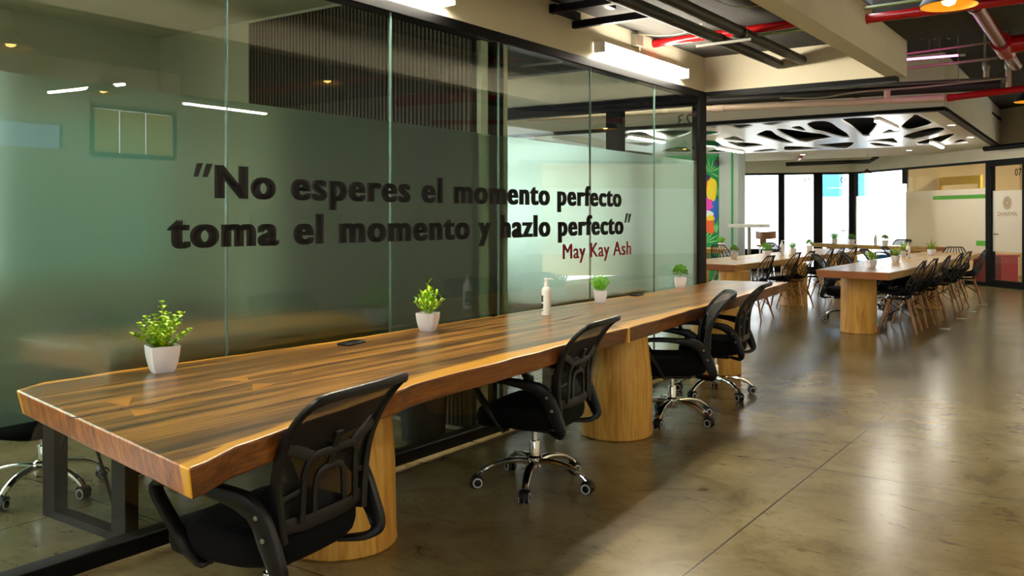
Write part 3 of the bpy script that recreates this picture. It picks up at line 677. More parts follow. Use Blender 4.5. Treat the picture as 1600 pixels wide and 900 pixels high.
def foliage(kind, parent, seed, spread=1.0, hgt=1.0):
    r = random.Random(seed); mb = MB()
    if kind == 0:       # upright stems with small round paired leaves
        stems = [(0, 0, 0.15)] + [(math.cos(a) * q, math.sin(a) * q, h) for a, q, h in ((0.3, 0.6, 0.1), (1.2, 0.7, 0.09), (2.2, 0.75, 0.10), (3.1, 0.8, 0.085), (4.0, 0.75, 0.09), (4.9, 0.55, 0.10), (5.6, 0.7, 0.115), (0.9, 0.35, 0.11), (3.6, 0.35, 0.11), (2.7, 1.0, 0.05), (5.9, 1.0, 0.06), (4.5, 0.95, 0.055))]
        for sx, sy, h in stems:
            tip = Vector((sx * 0.085 * spread, sy * 0.085 * spread, 0.07 + h * hgt)); b0 = Vector((sx * 0.012, sy * 0.012, 0.072))
            mb.tube([b0, (b0 + tip) / 2 + Vector((0, 0, 0.012)), tip], 0.0012, 5)
            K = 9
            for k in range(1, K + 1):
                p = b0.lerp(tip, k / K); a = k * 1.57 + r.random()
                for o in (0, math.pi): leaf(mb, p, (math.cos(a + o), math.sin(a + o), 0.35), (0, 0, 1), 0.021 * r.uniform(0.8, 1.2), 0.019)
    elif kind == 1:     # longer pointed leaves in bunches
        for s in range(20):
            a = s * 2.4; q = r.uniform(0.2, 1.0) if s else 0; h = (0.125 - 0.075 * q) * hgt * r.uniform(0.85, 1.15)
            if s == 0: h = 0.15
            tip = Vector((math.cos(a) * q * 0.085 * spread, math.sin(a) * q * 0.085 * spread, 0.072 + h)); b0 = Vector((math.cos(a) * 0.01, math.sin(a) * 0.01, 0.072))
            mb.tube([b0, (b0 + tip) / 2 + Vector((0, 0, 0.01)), tip], 0.0012, 5)
            for k in range(3, 9):
                p = b0.lerp(tip, k / 8); aa = k * 2.4 + s; dd = (tip - b0).normalized() * 0.7 + Vector((math.cos(aa), math.sin(aa), 0.25)) * 0.75
                leaf(mb, p, dd, (0, 0, 1), 0.03 * r.uniform(0.8, 1.3), 0.013)
    elif kind == 2:     # fine bushy sprigs
        for s in range(46):
            a = s * 2.4; q = math.sqrt((s + 0.5) / 46); h = (0.105 - 0.035 * q * q) * hgt * r.uniform(0.8, 1.15)
            tip = Vector((math.cos(a) * q * 0.072 * spread, math.sin(a) * q * 0.072 * spread, 0.07 + h)); b0 = Vector((math.cos(a) * q * 0.02, math.sin(a) * q * 0.02, 0.072))
            mb.tube([b0, tip], 0.0012, 4)
            for k in range(2, 8):
                p = b0.lerp(tip, k / 7); aa = k * 2.1 + s
                leaf(mb, p, (tip - b0).normalized() + Vector((math.cos(aa), math.sin(aa), 0.1)) * 0.6, (0, 0, 1), 0.02, 0.007)
    else:               # dense dark ball
        for s in range(190):
            u = r.uniform(-0.35, 1); a = s * 2.4; q = math.sqrt(1 - u * u); rad = r.uniform(0.6, 1)
            d = Vector((math.cos(a) * q, math.sin(a) * q, u)); p = Vector((0, 0, 0.115)) + d * 0.05 * spread * rad
            leaf(mb, p, d + Vector((r.uniform(-.6, .6), r.uniform(-.6, .6), 0.4)), (0, 0, 1), 0.026, 0.014)
        mb.tube([(0, 0, 0.072), (0.004, 0, 0.13)], 0.004, 6)
    return mb.build('foliage', [M['leaf_a'], M['leaf_b'], M['leaf_c'], M['leaf_d']][kind], parent, smooth=False)
def make_plant(kind, label, loc, rz, scale, group, seed):
    t = thing('potted_plant', label, 'potted plant', loc, R(rz), group); t.scale = (scale,) * 3
    make_pot(t); foliage(kind, t, seed); return t
GP = 'small plants in white pots on the slab table'
P0 = make_plant(0, 'round-leaved plant in white square pot at the near end of the slab table', (0.16, 2.058, ZT), 72, 1.21, GP, 1)
P1 = make_plant(1, 'pointed-leaf plant in white square pot behind the flat black socket box', (0.191, 3.611, ZT), 20, 1.13, GP, 2)
P2 = make_plant(2, 'feathery bright green plant in white pot to the right of the pump bottle', (0.176, 5.495, ZT - 0.001), 30, 1.05, GP, 3)
P3 = make_plant(3, 'rounded leafy plant in white pot at the far end of the slab table', (0.07, 7.074, ZT - 0.001), 30, 1.11, GP, 4)
def make_bottle(label, loc, rz, group=None):
    t = thing('pump_bottle', label, 'bottle', loc, R(rz), group)
    MB().lathe([(0.024, 0), (0.0285, 0.003), (0.029, 0.01), (0.029, 0.15), (0.0275, 0.162), (0.022, 0.172), (0.014, 0.178)], 28).build('body', M['white_plastic'], t)
    pm = MB().lathe([(0.0145, 0.176), (0.0145, 0.196), (0.011, 0.199), (0.011, 0.214), (0.006, 0.2145), (0.006, 0.219), (0.012, 0.22), (0.012, 0.2265), (0.009, 0.229)], 18)
    pm.sweep(smooth_pts([(0, 0, 0.224), (0.025, 0, 0.225), (0.038, 0, 0.223), (0.044, 0, 0.217)], 3), 0.010, 0.008, (0, 1, 0), 8)
    pm.build('pump', M['white_plastic'], t)
    lb = MB()
    for z0, z1 in ((0.085, 0.125), (0.045, 0.075), (0.03, 0.036)):
        n = 10; vs = []
        for z in (z0, z1):
            for rr_ in (0.0291, 0.0297):
                for j in range(n + 1): a = -0.9 + 1.8 * j / n; vs.append((rr_ * math.cos(a), rr_ * math.sin(a), z))
        k = n + 1; fs = []
        for j in range(n):
            fs += [(k + j, k + j + 1, 3 * k + j + 1, 3 * k + j), (j + 1, j, 2 * k + j, 2 * k + j + 1), (2 * k + j, 3 * k + j, 3 * k + j + 1, 2 * k + j + 1), (j, j + 1, k + j + 1, k + j)]
        fs += [(0, k, 3 * k, 2 * k), (k + n, n, 2 * k + n, 3 * k + n)]
        lb.add(vs, fs)
    lb.build('label', M['label_black'], t)['label'] = 'black printed label'
    return t
B0 = make_bottle('white pump bottle with black label standing near the middle of the slab table', (0.307, 4.589, ZT - 0.001), 180)
for c in B0.children:
    if c.name.startswith('pump'): c.rotation_euler = (0, 0, R(220))
    if c.name.startswith('label'): c.rotation_euler = (0, 0, R(32))
def socket_box(label, loc, rz):
    t = thing('socket_box', label, 'socket box', loc, R(rz), 'flat black socket boxes in the slab table')
    MB().box(-0.036, 0.036, -0.068, 0.068, 0, 0.011).build('housing', M['black_plastic'], t, bevel=0.003)
    MB().box(-0.031, 0.031, -0.063, 0.063, 0.011, 0.0125).build('lid', M['black_metal'], t, bevel=0.0006)
socket_box('flat black socket box to the left of the pointed-leaf plant', (0.218, 3.021, ZT), 12)
socket_box('flat black socket box between the feathery plant and the far rounded plant', (0.112, 6.179, ZT - 0.001), 5)

# ------------------------------------------------------------------ lamps on the band above the glass
def wall_lamp(y0, y1, label):
    t = thing('linear_wall_lamp', label, 'lamp', (0, (y0 + y1) / 2, 2.585), 0, 'linear lamps above the glass partition'); h = (y1 - y0) / 2
    s = MB(); pr = [(0.0, 0.05), (0.066, 0.05), (0.066, 0.044), (0.012, 0.044), (0.0, 0.044)]
    vs = [(x, y, z) for y in (-h, h) for x, z in pr]; k = 5
    s.add(vs, [tuple(range(k)), tuple(reversed(range(k, 2 * k)))] + [(i, i + k, (i + 1) % k + k, (i + 1) % k) for i in range(k)])
    s.build('housing', M['white_plastic'], t, smooth=False)
    d = MB(); pts = [(0.065, 0.0435), (0.086, 0.03), (0.09, 0.0), (0.07, -0.028), (0.004, -0.032), (0.004, 0.0435)]
    vs = [(x, y, z) for y in (-h + 0.02, h - 0.02) for x, z in pts]; k = 6
    d.add(vs, [tuple(reversed(range(k))), tuple(range(k, 2 * k))] + [((i + 1) % k, (i + 1) % k + k, i + k, i) for i in range(k)])
    d.build('diffuser', M['lamp'], t)
    for y in (-h, h - 0.02): MB().box(0.004, 0.094, y, y + 0.02, -0.035, 0.047).build('end_cap', M['white_plastic'], t, smooth=False, bevel=0.004)
    return t
wall_lamp(5.70, 7.22, 'lit linear lamp on the cream wall above the far bays of glass')
wall_lamp(-0.95, 0.63, 'lit linear lamp above the nearest bays of glass, out of the frame')
wall_lamp(2.40, 3.98, 'lit linear lamp at the top edge, above the near bays of glass')
jb = thing('junction_box', 'grey metal junction box with bent conduit above the far wall lamp', 'junction box', (0, 6.36, 2.70))
MB().box(0, 0.05, -0.06, 0.06, 0.0, 0.09).build('box', M['grey_metal'], jb, bevel=0.004)
MB().tube(smooth_pts([(0.03, 0.03, 0.0), (0.03, 0.035, -0.04), (0.03, 0.07, -0.085), (0.03, 0.10, -0.10)], 4), 0.011, 8).build('conduit', M['cable'], jb)
MB().tube([(0.025, 0.0, 0.09), (0.025, 0.0, 0.12)], 0.012, 8).build('nipple', M['grey_metal'], jb)

# ------------------------------------------------------------------ pipes under the ceiling
def pipe(name, pts, r, m, label, cat='pipe', group=None, n=12, bands=(), bm_=None, hang=()):
    t = thing(name, label, cat, pts[0], 0, group); o = Vector(pts[0])
    P = [Vector(p) - o for p in pts]
    MB().tube(P, r, n).build('pipe_run', m, t)
    for f, zc in hang:
        p = P[0].lerp(P[-1], f)
        MB().tube([p + Vector((0, 0, r * 0.9)), Vector((p.x, p.y, zc - o.z))], 0.004, 5).build('hanger', M['grey_metal'], t)
    for f in bands:
        p = P[0].lerp(P[-1], f); d = (P[-1] - P[0]).normalized() * 0.025
        MB().tube([p - d, p + d], r * 1.12, n).build('coupling', bm_ or m, t)
    return t
pipe('insulated_pipe', [(0.70, 1.0, 2.66), (0.70, 4.4, 2.672), (0.705, 7.74, 2.686)], 0.042, M['conduit'], 'left one of two black insulated pipes running into the cream cross beam', group='black insulated pipes', bands=(0.55, 0.8), bm_=M['black_metal'])
pipe('insulated_pipe', [(0.905, 1.0, 2.67), (0.905, 4.4, 2.69), (0.905, 7.74, 2.70)], 0.042, M['conduit'], 'right one of two black insulated pipes running into the cream cross beam', group='black insulated pipes', bands=(0.5, 0.78), bm_=M['black_metal'])
pipe('thin_conduit', [(0.80, 1.0, 2.745), (0.80, 6.45, 2.755)], 0.013, M['green_pipe'], 'thin pale green conduit between the two black pipes')
pipe('sprinkler_pipe', [(0.0, 6.70, 2.78), (1.62, 6.57, 2.78)], 0.032, M['red_pipe'], 'bright red pipe running from the cream wall into the long beam', bands=(0.02,))
pipe('sprinkler_pipe', [(1.70, 6.55, 2.735), (4.6, 6.35, 2.72)], 0.032, M['red_pipe'], 'bright red pipe leaving the far face of the long cream beam', bands=(0.0, 0.12))
pipe('thin_conduit', [(0.97, 6.48, 2.70), (1.60, 6.45, 2.70)], 0.012, M['green_pipe'], 'short pale green conduit hanging beside the red pipe', bands=(0.6,), bm_=M['black_plastic'])
pipe('thin_conduit', [(1.70, 6.48, 2.795), (2.26, 6.40, 2.79)], 0.012, M['green_pipe'], 'pale green conduit above the red pipe past the cream beam')
hl = thing('hanging_rod', 'white rod hung level on a thin wire below the black pipes', 'rod', (0.59, 6.21, 2.615))
MB().tube([(0, 0, 0), (0.41, 0.02, 0.01)], 0.011, 10).build('rod', M['white_plastic'], hl)
for x in (0.035, 0.385): MB().tube([(x, 0.01, 0.008), (x, 0.01, 0.205)], 0.0018, 5).build('wire', M['cable'], hl)
br = thing('angle_bracket', 'black steel angle bracket fixed to the cream wall at the top edge', 'bracket', (0, 5.1, 2.68))
MB().box(0.0, 0.62, 0.0, 0.05, 0.05, 0.10).build('arm', M['black_metal'], br, smooth=False)
MB().box(0.0, 0.05, 0.0, 0.34, 0.06, 0.11).build('wall_plate', M['black_metal'], br, smooth=False)
MB().box(0.0, 0.60, 0.30, 0.34, 0.0, 0.05).build('arm', M['black_metal'], br, smooth=False)
MB().box(0.28, 0.33, 0.0, 0.34, 0.10, 0.14).build('strut', M['black_metal'], br, smooth=False)
tag(MB().tube(smooth_pts([(0.03, 6.45, 2.81), (0.2, 6.45, 2.78), (0.42, 6.4, 2.77), (0.6, 6.3, 2.80)], 5), 0.005, 6).build('loose_cable', M['cable']), 'pale cable looping from the junction box to the black pipes', 'cable')
tag(MB().tube(smooth_pts([(0.95, 5.6, 2.80), (1.1, 5.7, 2.74), (1.3, 5.8, 2.75), (1.56, 5.9, 2.78)], 5), 0.003, 6).build('loose_cable', M['cable']), 'thin pale cable drooping near the long cream beam', 'cable')

bp = thing('fire_main_pipe', 'large dark red fire pipe with a tee running away under the dark ceiling', 'pipe', (2.36, 6.0, 2.82))
MB().tube([(0, -1.6, 0.06), (0, 0.9, 0.0)], 0.062, 16).build('pipe_run', M['dark_red_pipe'], bp)
MB().tube([(0, 0.88, 0.0), (0, 2.9, -0.05), (0, 3.45, -0.06)], 0.055, 16).build('pipe_run', M['dark_red_pipe'], bp)
MB().tube([(0, 0.86, 0.0), (0, 0.92, -0.001)], 0.068, 16).build('coupling', M['dark_red_pipe'], bp)
MB().tube([(0, 2.3, -0.03), (0, 2.72, -0.045)], 0.078, 16).build('tee', M['red_pipe'], bp)
MB().tube([(0, 2.5, -0.03), (2.2, 2.6, 0.03)], 0.072, 16).build('branch', M['red_pipe'], bp)
pk = thing('drain_pipe', 'pale pink cream pipe running across above the white ceiling panel', 'pipe', (-3.2, 9.6, 2.63))
MB().tube([(0, 0, 0), (2.4, -0.05, -0.055), (4.95, -0.1, -0.13)], 0.035, 12).build('pipe_run', M['pvc'], pk)
for x in (2.55, 3.3, 4.75): MB().tube([(x, -0.052, -0.0245 * x), (x + 0.14, -0.055, -0.0245 * (x + 0.14))], 0.042, 12).build('coupling', M['pvc'], pk)
MB().tube([(4.42, -0.09, -0.11), (4.42, -0.09, 0.0)], 0.03, 10).build('outlet', M['pvc'], pk)
pipe('sprinkler_pipe', [(1.77, 9.5, 2.50), (4.5, 9.2, 2.62)], 0.032, M['red_pipe'], 'thin bright red pipe joined to the end of the pale drain pipe', bands=(0.01,))
pipe('insulated_pipe', [(-3.2, 9.9, 2.76), (2.2, 9.8, 2.63)], 0.05, M['conduit'], 'dark pipe running across just above the pale drain pipe', hang=((0.3, 3.42), (0.93, 3.42)), bands=(0.45, 0.6, 0.75))
pipe('insulated_pipe', [(-1.6, 10.3, 2.86), (2.2, 10.25, 2.74)], 0.03, M['grey_metal'], 'slim grey pipe running across behind the dark pipe', hang=((0.2, 3.42), (0.95, 3.42)))
tag(MB().tube(smooth_pts([(0.2, 9.3, 2.60), (0.6, 9.3, 2.57), (1.0, 9.3, 2.60), (1.6, 9.3, 2.60), (2.25, 9.3, 2.62)], 5), 0.009, 6).build('loose_cable', M['cable']), 'pale cable sagging above the drain pipe', 'cable')
nt = thing('neon_tube', 'short glowing pink neon tube under the dark ceiling', 'lamp', (1.2, 9.0, 2.835))
MB().tube([(0, 0, 0), (0.74, 0, -0.012)], 0.009, 8).build('tube', M['neon'], nt)
MB().tube([(0.74, 0, -0.012), (0.80, 0, -0.014)], 0.012, 8).build('end_fitting', M['white_plastic'], nt)
MB().tube([(0.5, 0, 0.0), (0.5, 0, 0.585)], 0.003, 5).build('hanger', M['grey_metal'], nt)
pipe('thin_conduit', [(1.0, 9.32, 2.78), (2.24, 9.2, 2.80)], 0.013, M['cable'], 'thin brass coloured pipe just below the pink neon tube', hang=((0.6, 3.42),))
pipe('thin_conduit', [(1.0, 9.2, 2.90), (2.2, 9.1, 2.93)], 0.011, M['cable'], 'thin grey pipe just above the pink neon tube')
for i, (x, y) in enumerate(((1.95, 10.8), (2.15, 10.9))):
    dp = thing('drop_pipe', ('left' if i == 0 else 'right') + ' one of two short upright pipes with pale cuffs by the fire main', 'pipe', (x, y, 2.72), 0, 'short upright pipes with cuffs')
    MB().lathe([(0.028, 0), (0.028, 0.2)], 12).build('pipe_run', M['pvc'], dp); MB().lathe([(0.026, 0.2), (0.04, 0.24), (0.04, 0.3), (0.026, 0.32), (0.026, 0.7)], 12).build('cuff', M['grey_metal'], dp)
for k, (x0, y0) in enumerate(((1.78, 7.75), (1.88, 7.8), (2.0, 7.85))):
    pipe('thin_conduit', [(x0 - 0.1, y0 + 0.95, 2.97), (x0 - 0.18, y0 + 1.45, 3.05)], 0.018, M['conduit'], ('first', 'second', 'third')[k] + ' of three slanting grey conduits behind the long cream beam', group='slanting conduits')

# ------------------------------------------------------------------ pendants
def pendant(x, y, zb, r, label, ceil, group='dome pendant lamps', small=False):
    t = thing('pendant_lamp', label, 'lamp', (x, y, zb), 0, group)
    h = r * 0.75
    pr = [(r, 0), (r * 0.97, h * 0.15), (r * 0.8, h * 0.5), (r * 0.5, h * 0.82), (r * 0.2, h), (r * 0.18, h * 1.25)]
    MB().lathe(pr + [(r * 0.16, h * 1.25)] , 32, cap=False).build('shade', M['shade_out'], t)
    MB().lathe([(a * 0.965, z - 0.002) for a, z in pr[:5]], 32, cap=False).build('lining', M['shade_in'], t)['label'] = 'golden inside of the shade'
    MB().lathe([(0.004, -h * 0.02), (r * 0.2, h * 0.08), (r * 0.26, h * 0.3), (r * 0.16, h * 0.55), (r * 0.1, h * 0.8)], 16).build('bulb', M['bulb'], t)
    MB().lathe([(r * 0.13, h * 1.2), (r * 0.13, h * 1.6), (0.004, h * 1.7)], 12).build('socket', M['shade_in'], t)
    MB().tube([(0, 0, h * 1.65), (0, 0, ceil - zb)], 0.004, 6).build('cord', M['black_cable'], t)
    return t
pendant(2.43, 5.36, 2.50, 0.15, 'dome pendant lamp with gold lining cut by the top edge of the photo', 3.12)
pendant(2.42, 10.25, 2.50, 0.16, 'glowing dome pendant lamp cut by the right edge of the photo', 3.42)
pendant(2.75, 13.5, 2.45, 0.16, 'dome pendant lamp at the right edge above the green striped office', 3.42)
pendant(-1.42, 19.91, 2.29, 0.10, 'small black pendant lamp hanging before the bright windows', 2.70)
pendant(3.0, 3.0, 2.50, 0.15, 'dome pendant lamp hanging over the open floor, out of the frame', 3.12)
pendant(4.6, 4.6, 2.50, 0.15, 'dome pendant lamp hanging by the plain wall, out of the frame', 3.12)
# suspended linear lamps over the open side (seen as reflections and lighting the floor)
def linear(name, p, q, z, label, m, ceil, w=0.05, group='linear ceiling lamps'):
    t = thing(name, label, 'lamp', ((p[0] + q[0]) / 2, (p[1] + q[1]) / 2, z), math.atan2(q[1] - p[1], q[0] - p[0]), group); h = math.hypot(q[0] - p[0], q[1] - p[1]) / 2
    MB().box(-h, h, -w / 2, w / 2, 0.0, 0.04).build('housing', M['white_plastic'], t, smooth=False)
    MB().box(-h + 0.01, h - 0.01, -w / 2 + 0.004, w / 2 - 0.004, -0.022, 0.0).build('diffuser', m, t, smooth=False, bevel=0.006)
    if ceil: 
        for s in (-0.8, 0.8): MB().tube([(s * h, 0, 0.04), (s * h, 0, ceil - z)], 0.002, 5).build('wire', M['cable'], t)
    return t
linear('linear_ceiling_lamp', (5.1, 5.12), (6.35, 5.0), 2.7, 'linear ceiling lamp across the open side, out of the frame', M['lamp'], 3.12)
linear('linear_ceiling_lamp', (5.4, 6.0), (5.45, 7.2), 2.62, 'linear ceiling lamp along the open side, out of the frame', M['lamp'], 2.8)
linear('linear_ceiling_lamp', (-2.9, 8.8), (-0.5, 8.8), 3.15, 'linear lamp added to brighten the end glass wall, hidden by the cream beam', M['lamp_far'], 3.42)  # added lamp out of view, brightens the end glass film and island front
linear('linear_ceiling_lamp', (4.2, 0.2), (4.2, 1.7), 2.8, 'linear ceiling lamp behind the viewpoint, out of the frame', M['lamp'], 3.12)

# ------------------------------------------------------------------ ceiling island with the cut-out panel
struct(MB().box(-6.6, 1.30, 12.30, 12.42, 2.74, 3.42).build('trim_40', M['plaster'], smooth=False), 'cream front face of the dropped ceiling island', 'fascia')
struct(MB().prism([(1.17, 12.42), (1.30, 12.42), (1.10, 20.9), (0.98, 20.9)], 2.74, 3.42).build('trim_41', M['plaster'], smooth=False), 'cream side face of the dropped ceiling island', 'fascia')
struct(MB().box(-6.6, 1.30, 12.29, 12.42, 2.69, 2.74).build('trim_42', M['black_metal'], smooth=False), 'black bottom edge along the front of the ceiling island', 'trim')
struct(MB().prism([(1.20, 12.42), (1.31, 12.42), (1.11, 20.9), (1.0, 20.9)], 2.69, 2.74).build('trim_43', M['black_metal'], smooth=False), 'black bottom edge along the side of the ceiling island', 'trim')
struct(MB().box(-6.6, 1.1, 20.9, 21.0, 2.72, 3.42).build('trim_44', M['plaster'], smooth=False), 'cream back face of the ceiling island', 'fascia')
struct(MB().box(-6.6, 1.17, 12.42, 20.9, 3.2, 3.24).build('ceiling_void', M['void'], smooth=False), 'black void above the cut-out ceiling panel', 'ceiling')
struct(MB().prism([(0.97, 12.42), (1.22, 12.42), (1.02, 20.9), (0.74, 20.9)], 2.70, 2.76).build('trim_45', M['plaster'], smooth=False), 'cream soffit strip with downlights beside the cut-out panel', 'soffit')
struct(MB().prism([(-6.6, 18.25), (-6.6, 20.9), (0.76, 20.9), (0.81, 18.6), (0.80, 18.25)], 2.70, 2.76).build('trim_46', M['plaster'], smooth=False), 'cream soffit strip behind the cut-out panel', 'soffit')
HOLES = [
    [(-1.94, 12.55), (-1.82, 12.6), (-1.85, 12.75), (-1.97, 12.84), (-2.04, 12.69)],
    [(-1.68, 12.58), (-1.54, 12.58), (-1.34, 12.6), (-1.36, 12.84), (-1.56, 13.08), (-1.7, 13.16), (-1.68, 12.87)],
    [(-1.17, 12.6), (-0.95, 12.55), (-0.72, 12.59), (-0.85, 12.74), (-1.11, 12.96), (-1.17, 12.84)],
    [(-2.26, 13.22), (-2.15, 13.4), (-2.17, 13.58), (-2.35, 13.86), (-2.62, 14.0), (-2.6, 13.5)],
    [(-2.58, 14.72), (-2.26, 14.34), (-2.24, 14.51), (-2.43, 15.44), (-2.5, 15.2)],
    [(-2.73, 15.27), (-2.64, 15.47), (-2.41, 15.88), (-2.51, 16.61), (-2.72, 16.74), (-2.98, 16.71), (-2.95, 16.3)],
    [(-3.0, 14.7), (-2.83, 14.91), (-2.93, 15.38), (-3.11, 16.05), (-3.17, 16.71), (-3.29, 16.72), (-3.5, 15.66)],
    [(-3.64, 16.9), (-3.37, 16.9), (-3.4, 17.8), (-4.16, 17.77)],
    [(-1.85, 14.31), (-1.46, 13.64), (-1.4, 13.73), (-1.59, 14.59), (-1.84, 16.28), (-1.97, 15.93), (-1.9, 14.92)],
    [(-1.24, 13.48), (-1.1, 13.76), (-1.0, 14.4), (-0.9, 14.77), (-0.97, 15.62), (-1.29, 15.93), (-1.59, 16.2), (-1.62, 15.81), (-1.46, 14.58)],
    [(-0.99, 13.43), (-0.81, 13.26), (-0.95, 14.05), (-1.01, 13.82)],
    [(-0.67, 13.11), (-0.48, 12.77), (-0.32, 12.77), (-0.31, 13.12), (-0.42, 13.88), (-0.55, 14.91), (-0.73, 15.74), (-0.81, 15.36), (-0.81, 14.53), (-0.85, 14.12)],
    [(-3.19, 17.84), (-2.81, 17.42), (-2.59, 17.36), (-2.7, 17.96), (-3.09, 18.11)],
    [(-2.23, 16.94), (-2.1, 16.89), (-1.87, 17.34), (-1.9, 18.05), (-2.29, 18.09), (-2.58, 18.04)],
    [(-1.67, 17.0), (-1.35, 16.75), (-0.9, 16.64), (-1.06, 17.35), (-1.37, 18.15), (-1.55, 18.0)],
    [(-0.08, 12.72), (0.08, 12.61), (0.37, 12.73), (0.26, 13.44), (-0.38, 15.55), (-0.44, 15.51), (-0.2, 13.78)],
    [(-0.08, 15.16), (0.17, 14.56), (0.23, 14.6), (0.23, 15.04), (0.04, 15.17)],
    [(0.4, 14.2), (0.88, 12.7), (0.90, 12.74), (0.87, 14.1), (0.51, 14.79), (0.36, 14.9)],
    [(0.07, 15.99), (0.44, 15.18), (0.85, 14.59), (0.85, 15.21), (0.4, 16.34), (0.15, 16.7), (0.04, 16.62)],
    [(-0.01, 17.58), (0.15, 17.11), (0.82, 15.88), (0.83, 16.24), (0.43, 17.6), (0.14, 17.99), (-0.06, 18.07)],
    [(0.51, 18.09), (0.80, 17.05), (0.78, 18.01)],
    [(-0.65, 16.55), (-0.14, 16.18), (-0.14, 16.36), (-0.27, 17.3), (-0.44, 16.98)],
    [(-0.80, 17.84), (-0.70, 17.0), (-0.56, 17.1), (-0.45, 18.12), (-0.72, 18.14)],
    [(-3.59, 12.93), (-3.12, 12.66), (-3.5, 14.0), (-3.89, 14.19), (-4.0, 13.69)],
    [(-4.75, 12.6), (-4.31, 12.8), (-4.34, 13.73), (-5.23, 15.34), (-5.08, 14.11), (-4.96, 13.01)],
    [(-4.31, 14.34), (-4.06, 14.52), (-3.94, 14.9), (-4.4, 15.39), (-4.34, 14.62)],
    [(-2.96, 12.75), (-2.42, 12.95), (-2.75, 13.6), (-3.15, 13.9), (-2.94, 12.95)],
    [(-4.68, 16.65), (-3.99, 15.86), (-3.85, 16.03), (-4.36, 17.47), (-4.74, 17.2)],
    [(-5.6, 12.7), (-5.2, 12.8), (-5.4, 14.2), (-5.9, 15.2), (-6.2, 14.0)], [(-5.5, 15.8), (-5.1, 16.1), (-5.2, 17.6), (-6.0, 17.9), (-6.2, 16.6)]]
cu = bpy.data.curves.new('p', 'CURVE'); cu.dimensions = '2D'; cu.fill_mode = 'BOTH'; cu.extrude = 0.012; cu.resolution_u = 3
def spl(pts, curved):
    s = cu.splines.new('BEZIER'); s.bezier_points.add(len(pts) - 1); s.use_cyclic_u = True
    for b_, p in zip(s.bezier_points, pts):
        b_.co = (p[0], p[1], 0); b_.handle_left_type = b_.handle_right_type = 'AUTO' if curved else 'VECTOR'
spl([(-6.6, 12.43), (0.985, 12.43), (0.80, 18.3), (-6.6, 18.3)], False)
def soften(h):      # keep the corners taut: short arcs between straight runs
    out = []
    for i, p in enumerate(h):
        a, c = h[i - 1], h[(i + 1) % len(h)]
        for o, f in ((a, 0.12), (c, 0.12)): out.append((p[0] + (o[0] - p[0]) * f, p[1] + (o[1] - p[1]) * f))
    return out
for h in HOLES: spl(soften(h), True)
to = bpy.data.objects.new('p', cu); col.objects.link(to)
me = bpy.data.meshes.new_from_object(to.evaluated_get(bpy.context.evaluated_depsgraph_get())); bpy.data.objects.remove(to)
me.name = 'ceiling_panel'; me.materials.clear(); me.materials.append(M['white_panel'])
po = bpy.data.objects.new('ceiling_panel', me); col.objects.link(po); po.location = (0, 0, 2.713)
tag(po, 'glossy white ceiling panel cut with organic branching holes', 'ceiling panel')
linear('linear_ceiling_lamp', (0.399, 12.7), (0.364, 14.1), 2.655, 'lit linear lamp under the cut-out panel, nearest of the two at its right side', M['lamp_far'], 0, 0.07)
linear('linear_ceiling_lamp', (0.358, 16.9), (0.323, 18.2), 2.655, 'lit linear lamp under the cut-out panel, farther of the two at its right side', M['lamp_far'], 0, 0.07)
linear('linear_ceiling_lamp', (-3.2, 16.0), (-3.2, 17.3), 2.655, 'lit linear lamp under the cut-out panel at its left, beside the black corner post', M['lamp_far'], 0, 0.07)
linear('linear_ceiling_lamp', (-3.45, 12.9), (-3.45, 14.2), 2.655, 'lit linear lamp under the cut-out panel, seen through the clear glass', M['lamp_far'], 0, 0.07)
for i, (x, y, lab) in enumerate(((1.06, 14.4, 'nearer of two round downlights in the cream soffit strip'), (0.99, 16.75, 'farther of two round downlights in the cream soffit strip'), (-0.47, 19.3, 'round downlight in the cream strip behind the cut-out panel'), (-2.6, 19.3, 'round downlight in the back strip, left of the other one'))):
    t = thing('downlight', lab, 'lamp', (x, y, 2.70), 0, 'round downlights of the ceiling island')
    MB().lathe([(0.05, -0.006), (0.068, -0.006), (0.068, -0.0005), (0.05, -0.0005)], 20, cap=False).build('ring', M['white_plastic'], t)
    MB().lathe([(0.003, -0.005), (0.05, -0.005), (0.05, -0.001)], 20, cap=False).build('disc', M['down'], t)

# ------------------------------------------------------------------ far glazed walls
A0 = Vector((-5.342, 21.686)); A1 = Vector((-2.38, 22.783)); B1 = Vector((1.9, 18.75))
eA = (A1 - A0).normalized(); eB = (B1 - A1).normalized()
def seg(name, p0, e, s0, s1, z0, z1, half, m, label=None, cat=None, parent=None, kind=True, off=0.0):
    nn = Vector((-e.y, e.x)); p = p0 + e * s0 - nn * off; q = p0 + e * s1 - nn * off
    o = MB().obox(p, q, half, z0, z1).build(name, m, parent, smooth=False)
    if kind and parent is None: struct(o, label, cat)
    return o
ZF = 2.46
BL = 12.6
seg('wall_far_left', A0, eA, -3.0, 3.159, ZF, 3.5, 0.06, M['plaster'], 'cream wall above the far windows and numbered doors', 'wall')
seg('wall_far_right', A1, eB, 0.0, BL, ZF, 3.5, 0.06, M['plaster'], 'cream wall above the far angled glazing', 'wall')
seg('baseboard_far', A0, eA, 0.2, 1.347, 0, 0.55, 0.05, M['black_metal'], 'black panel under the left far window', 'panel')
n_ = 50
for (s0, s1, z0, z1) in ((1.347, 1.501, 0, ZF), (2.187, 2.398, 0, ZF), (3.011, 3.159, 0, ZF), (0.2, 3.159, ZF - 0.05, ZF + 0.012), (1.501, 2.187, 0, 0.12), (2.398, 3.011, 0, 0.12), (0.28, 0.36, 0, ZF)):
    seg('trim_%d' % n_, A0, eA, s0, s1, z0, z1, 0.055, M['black_metal'], 'black frame member of the far windows', 'frame'); n_ += 1
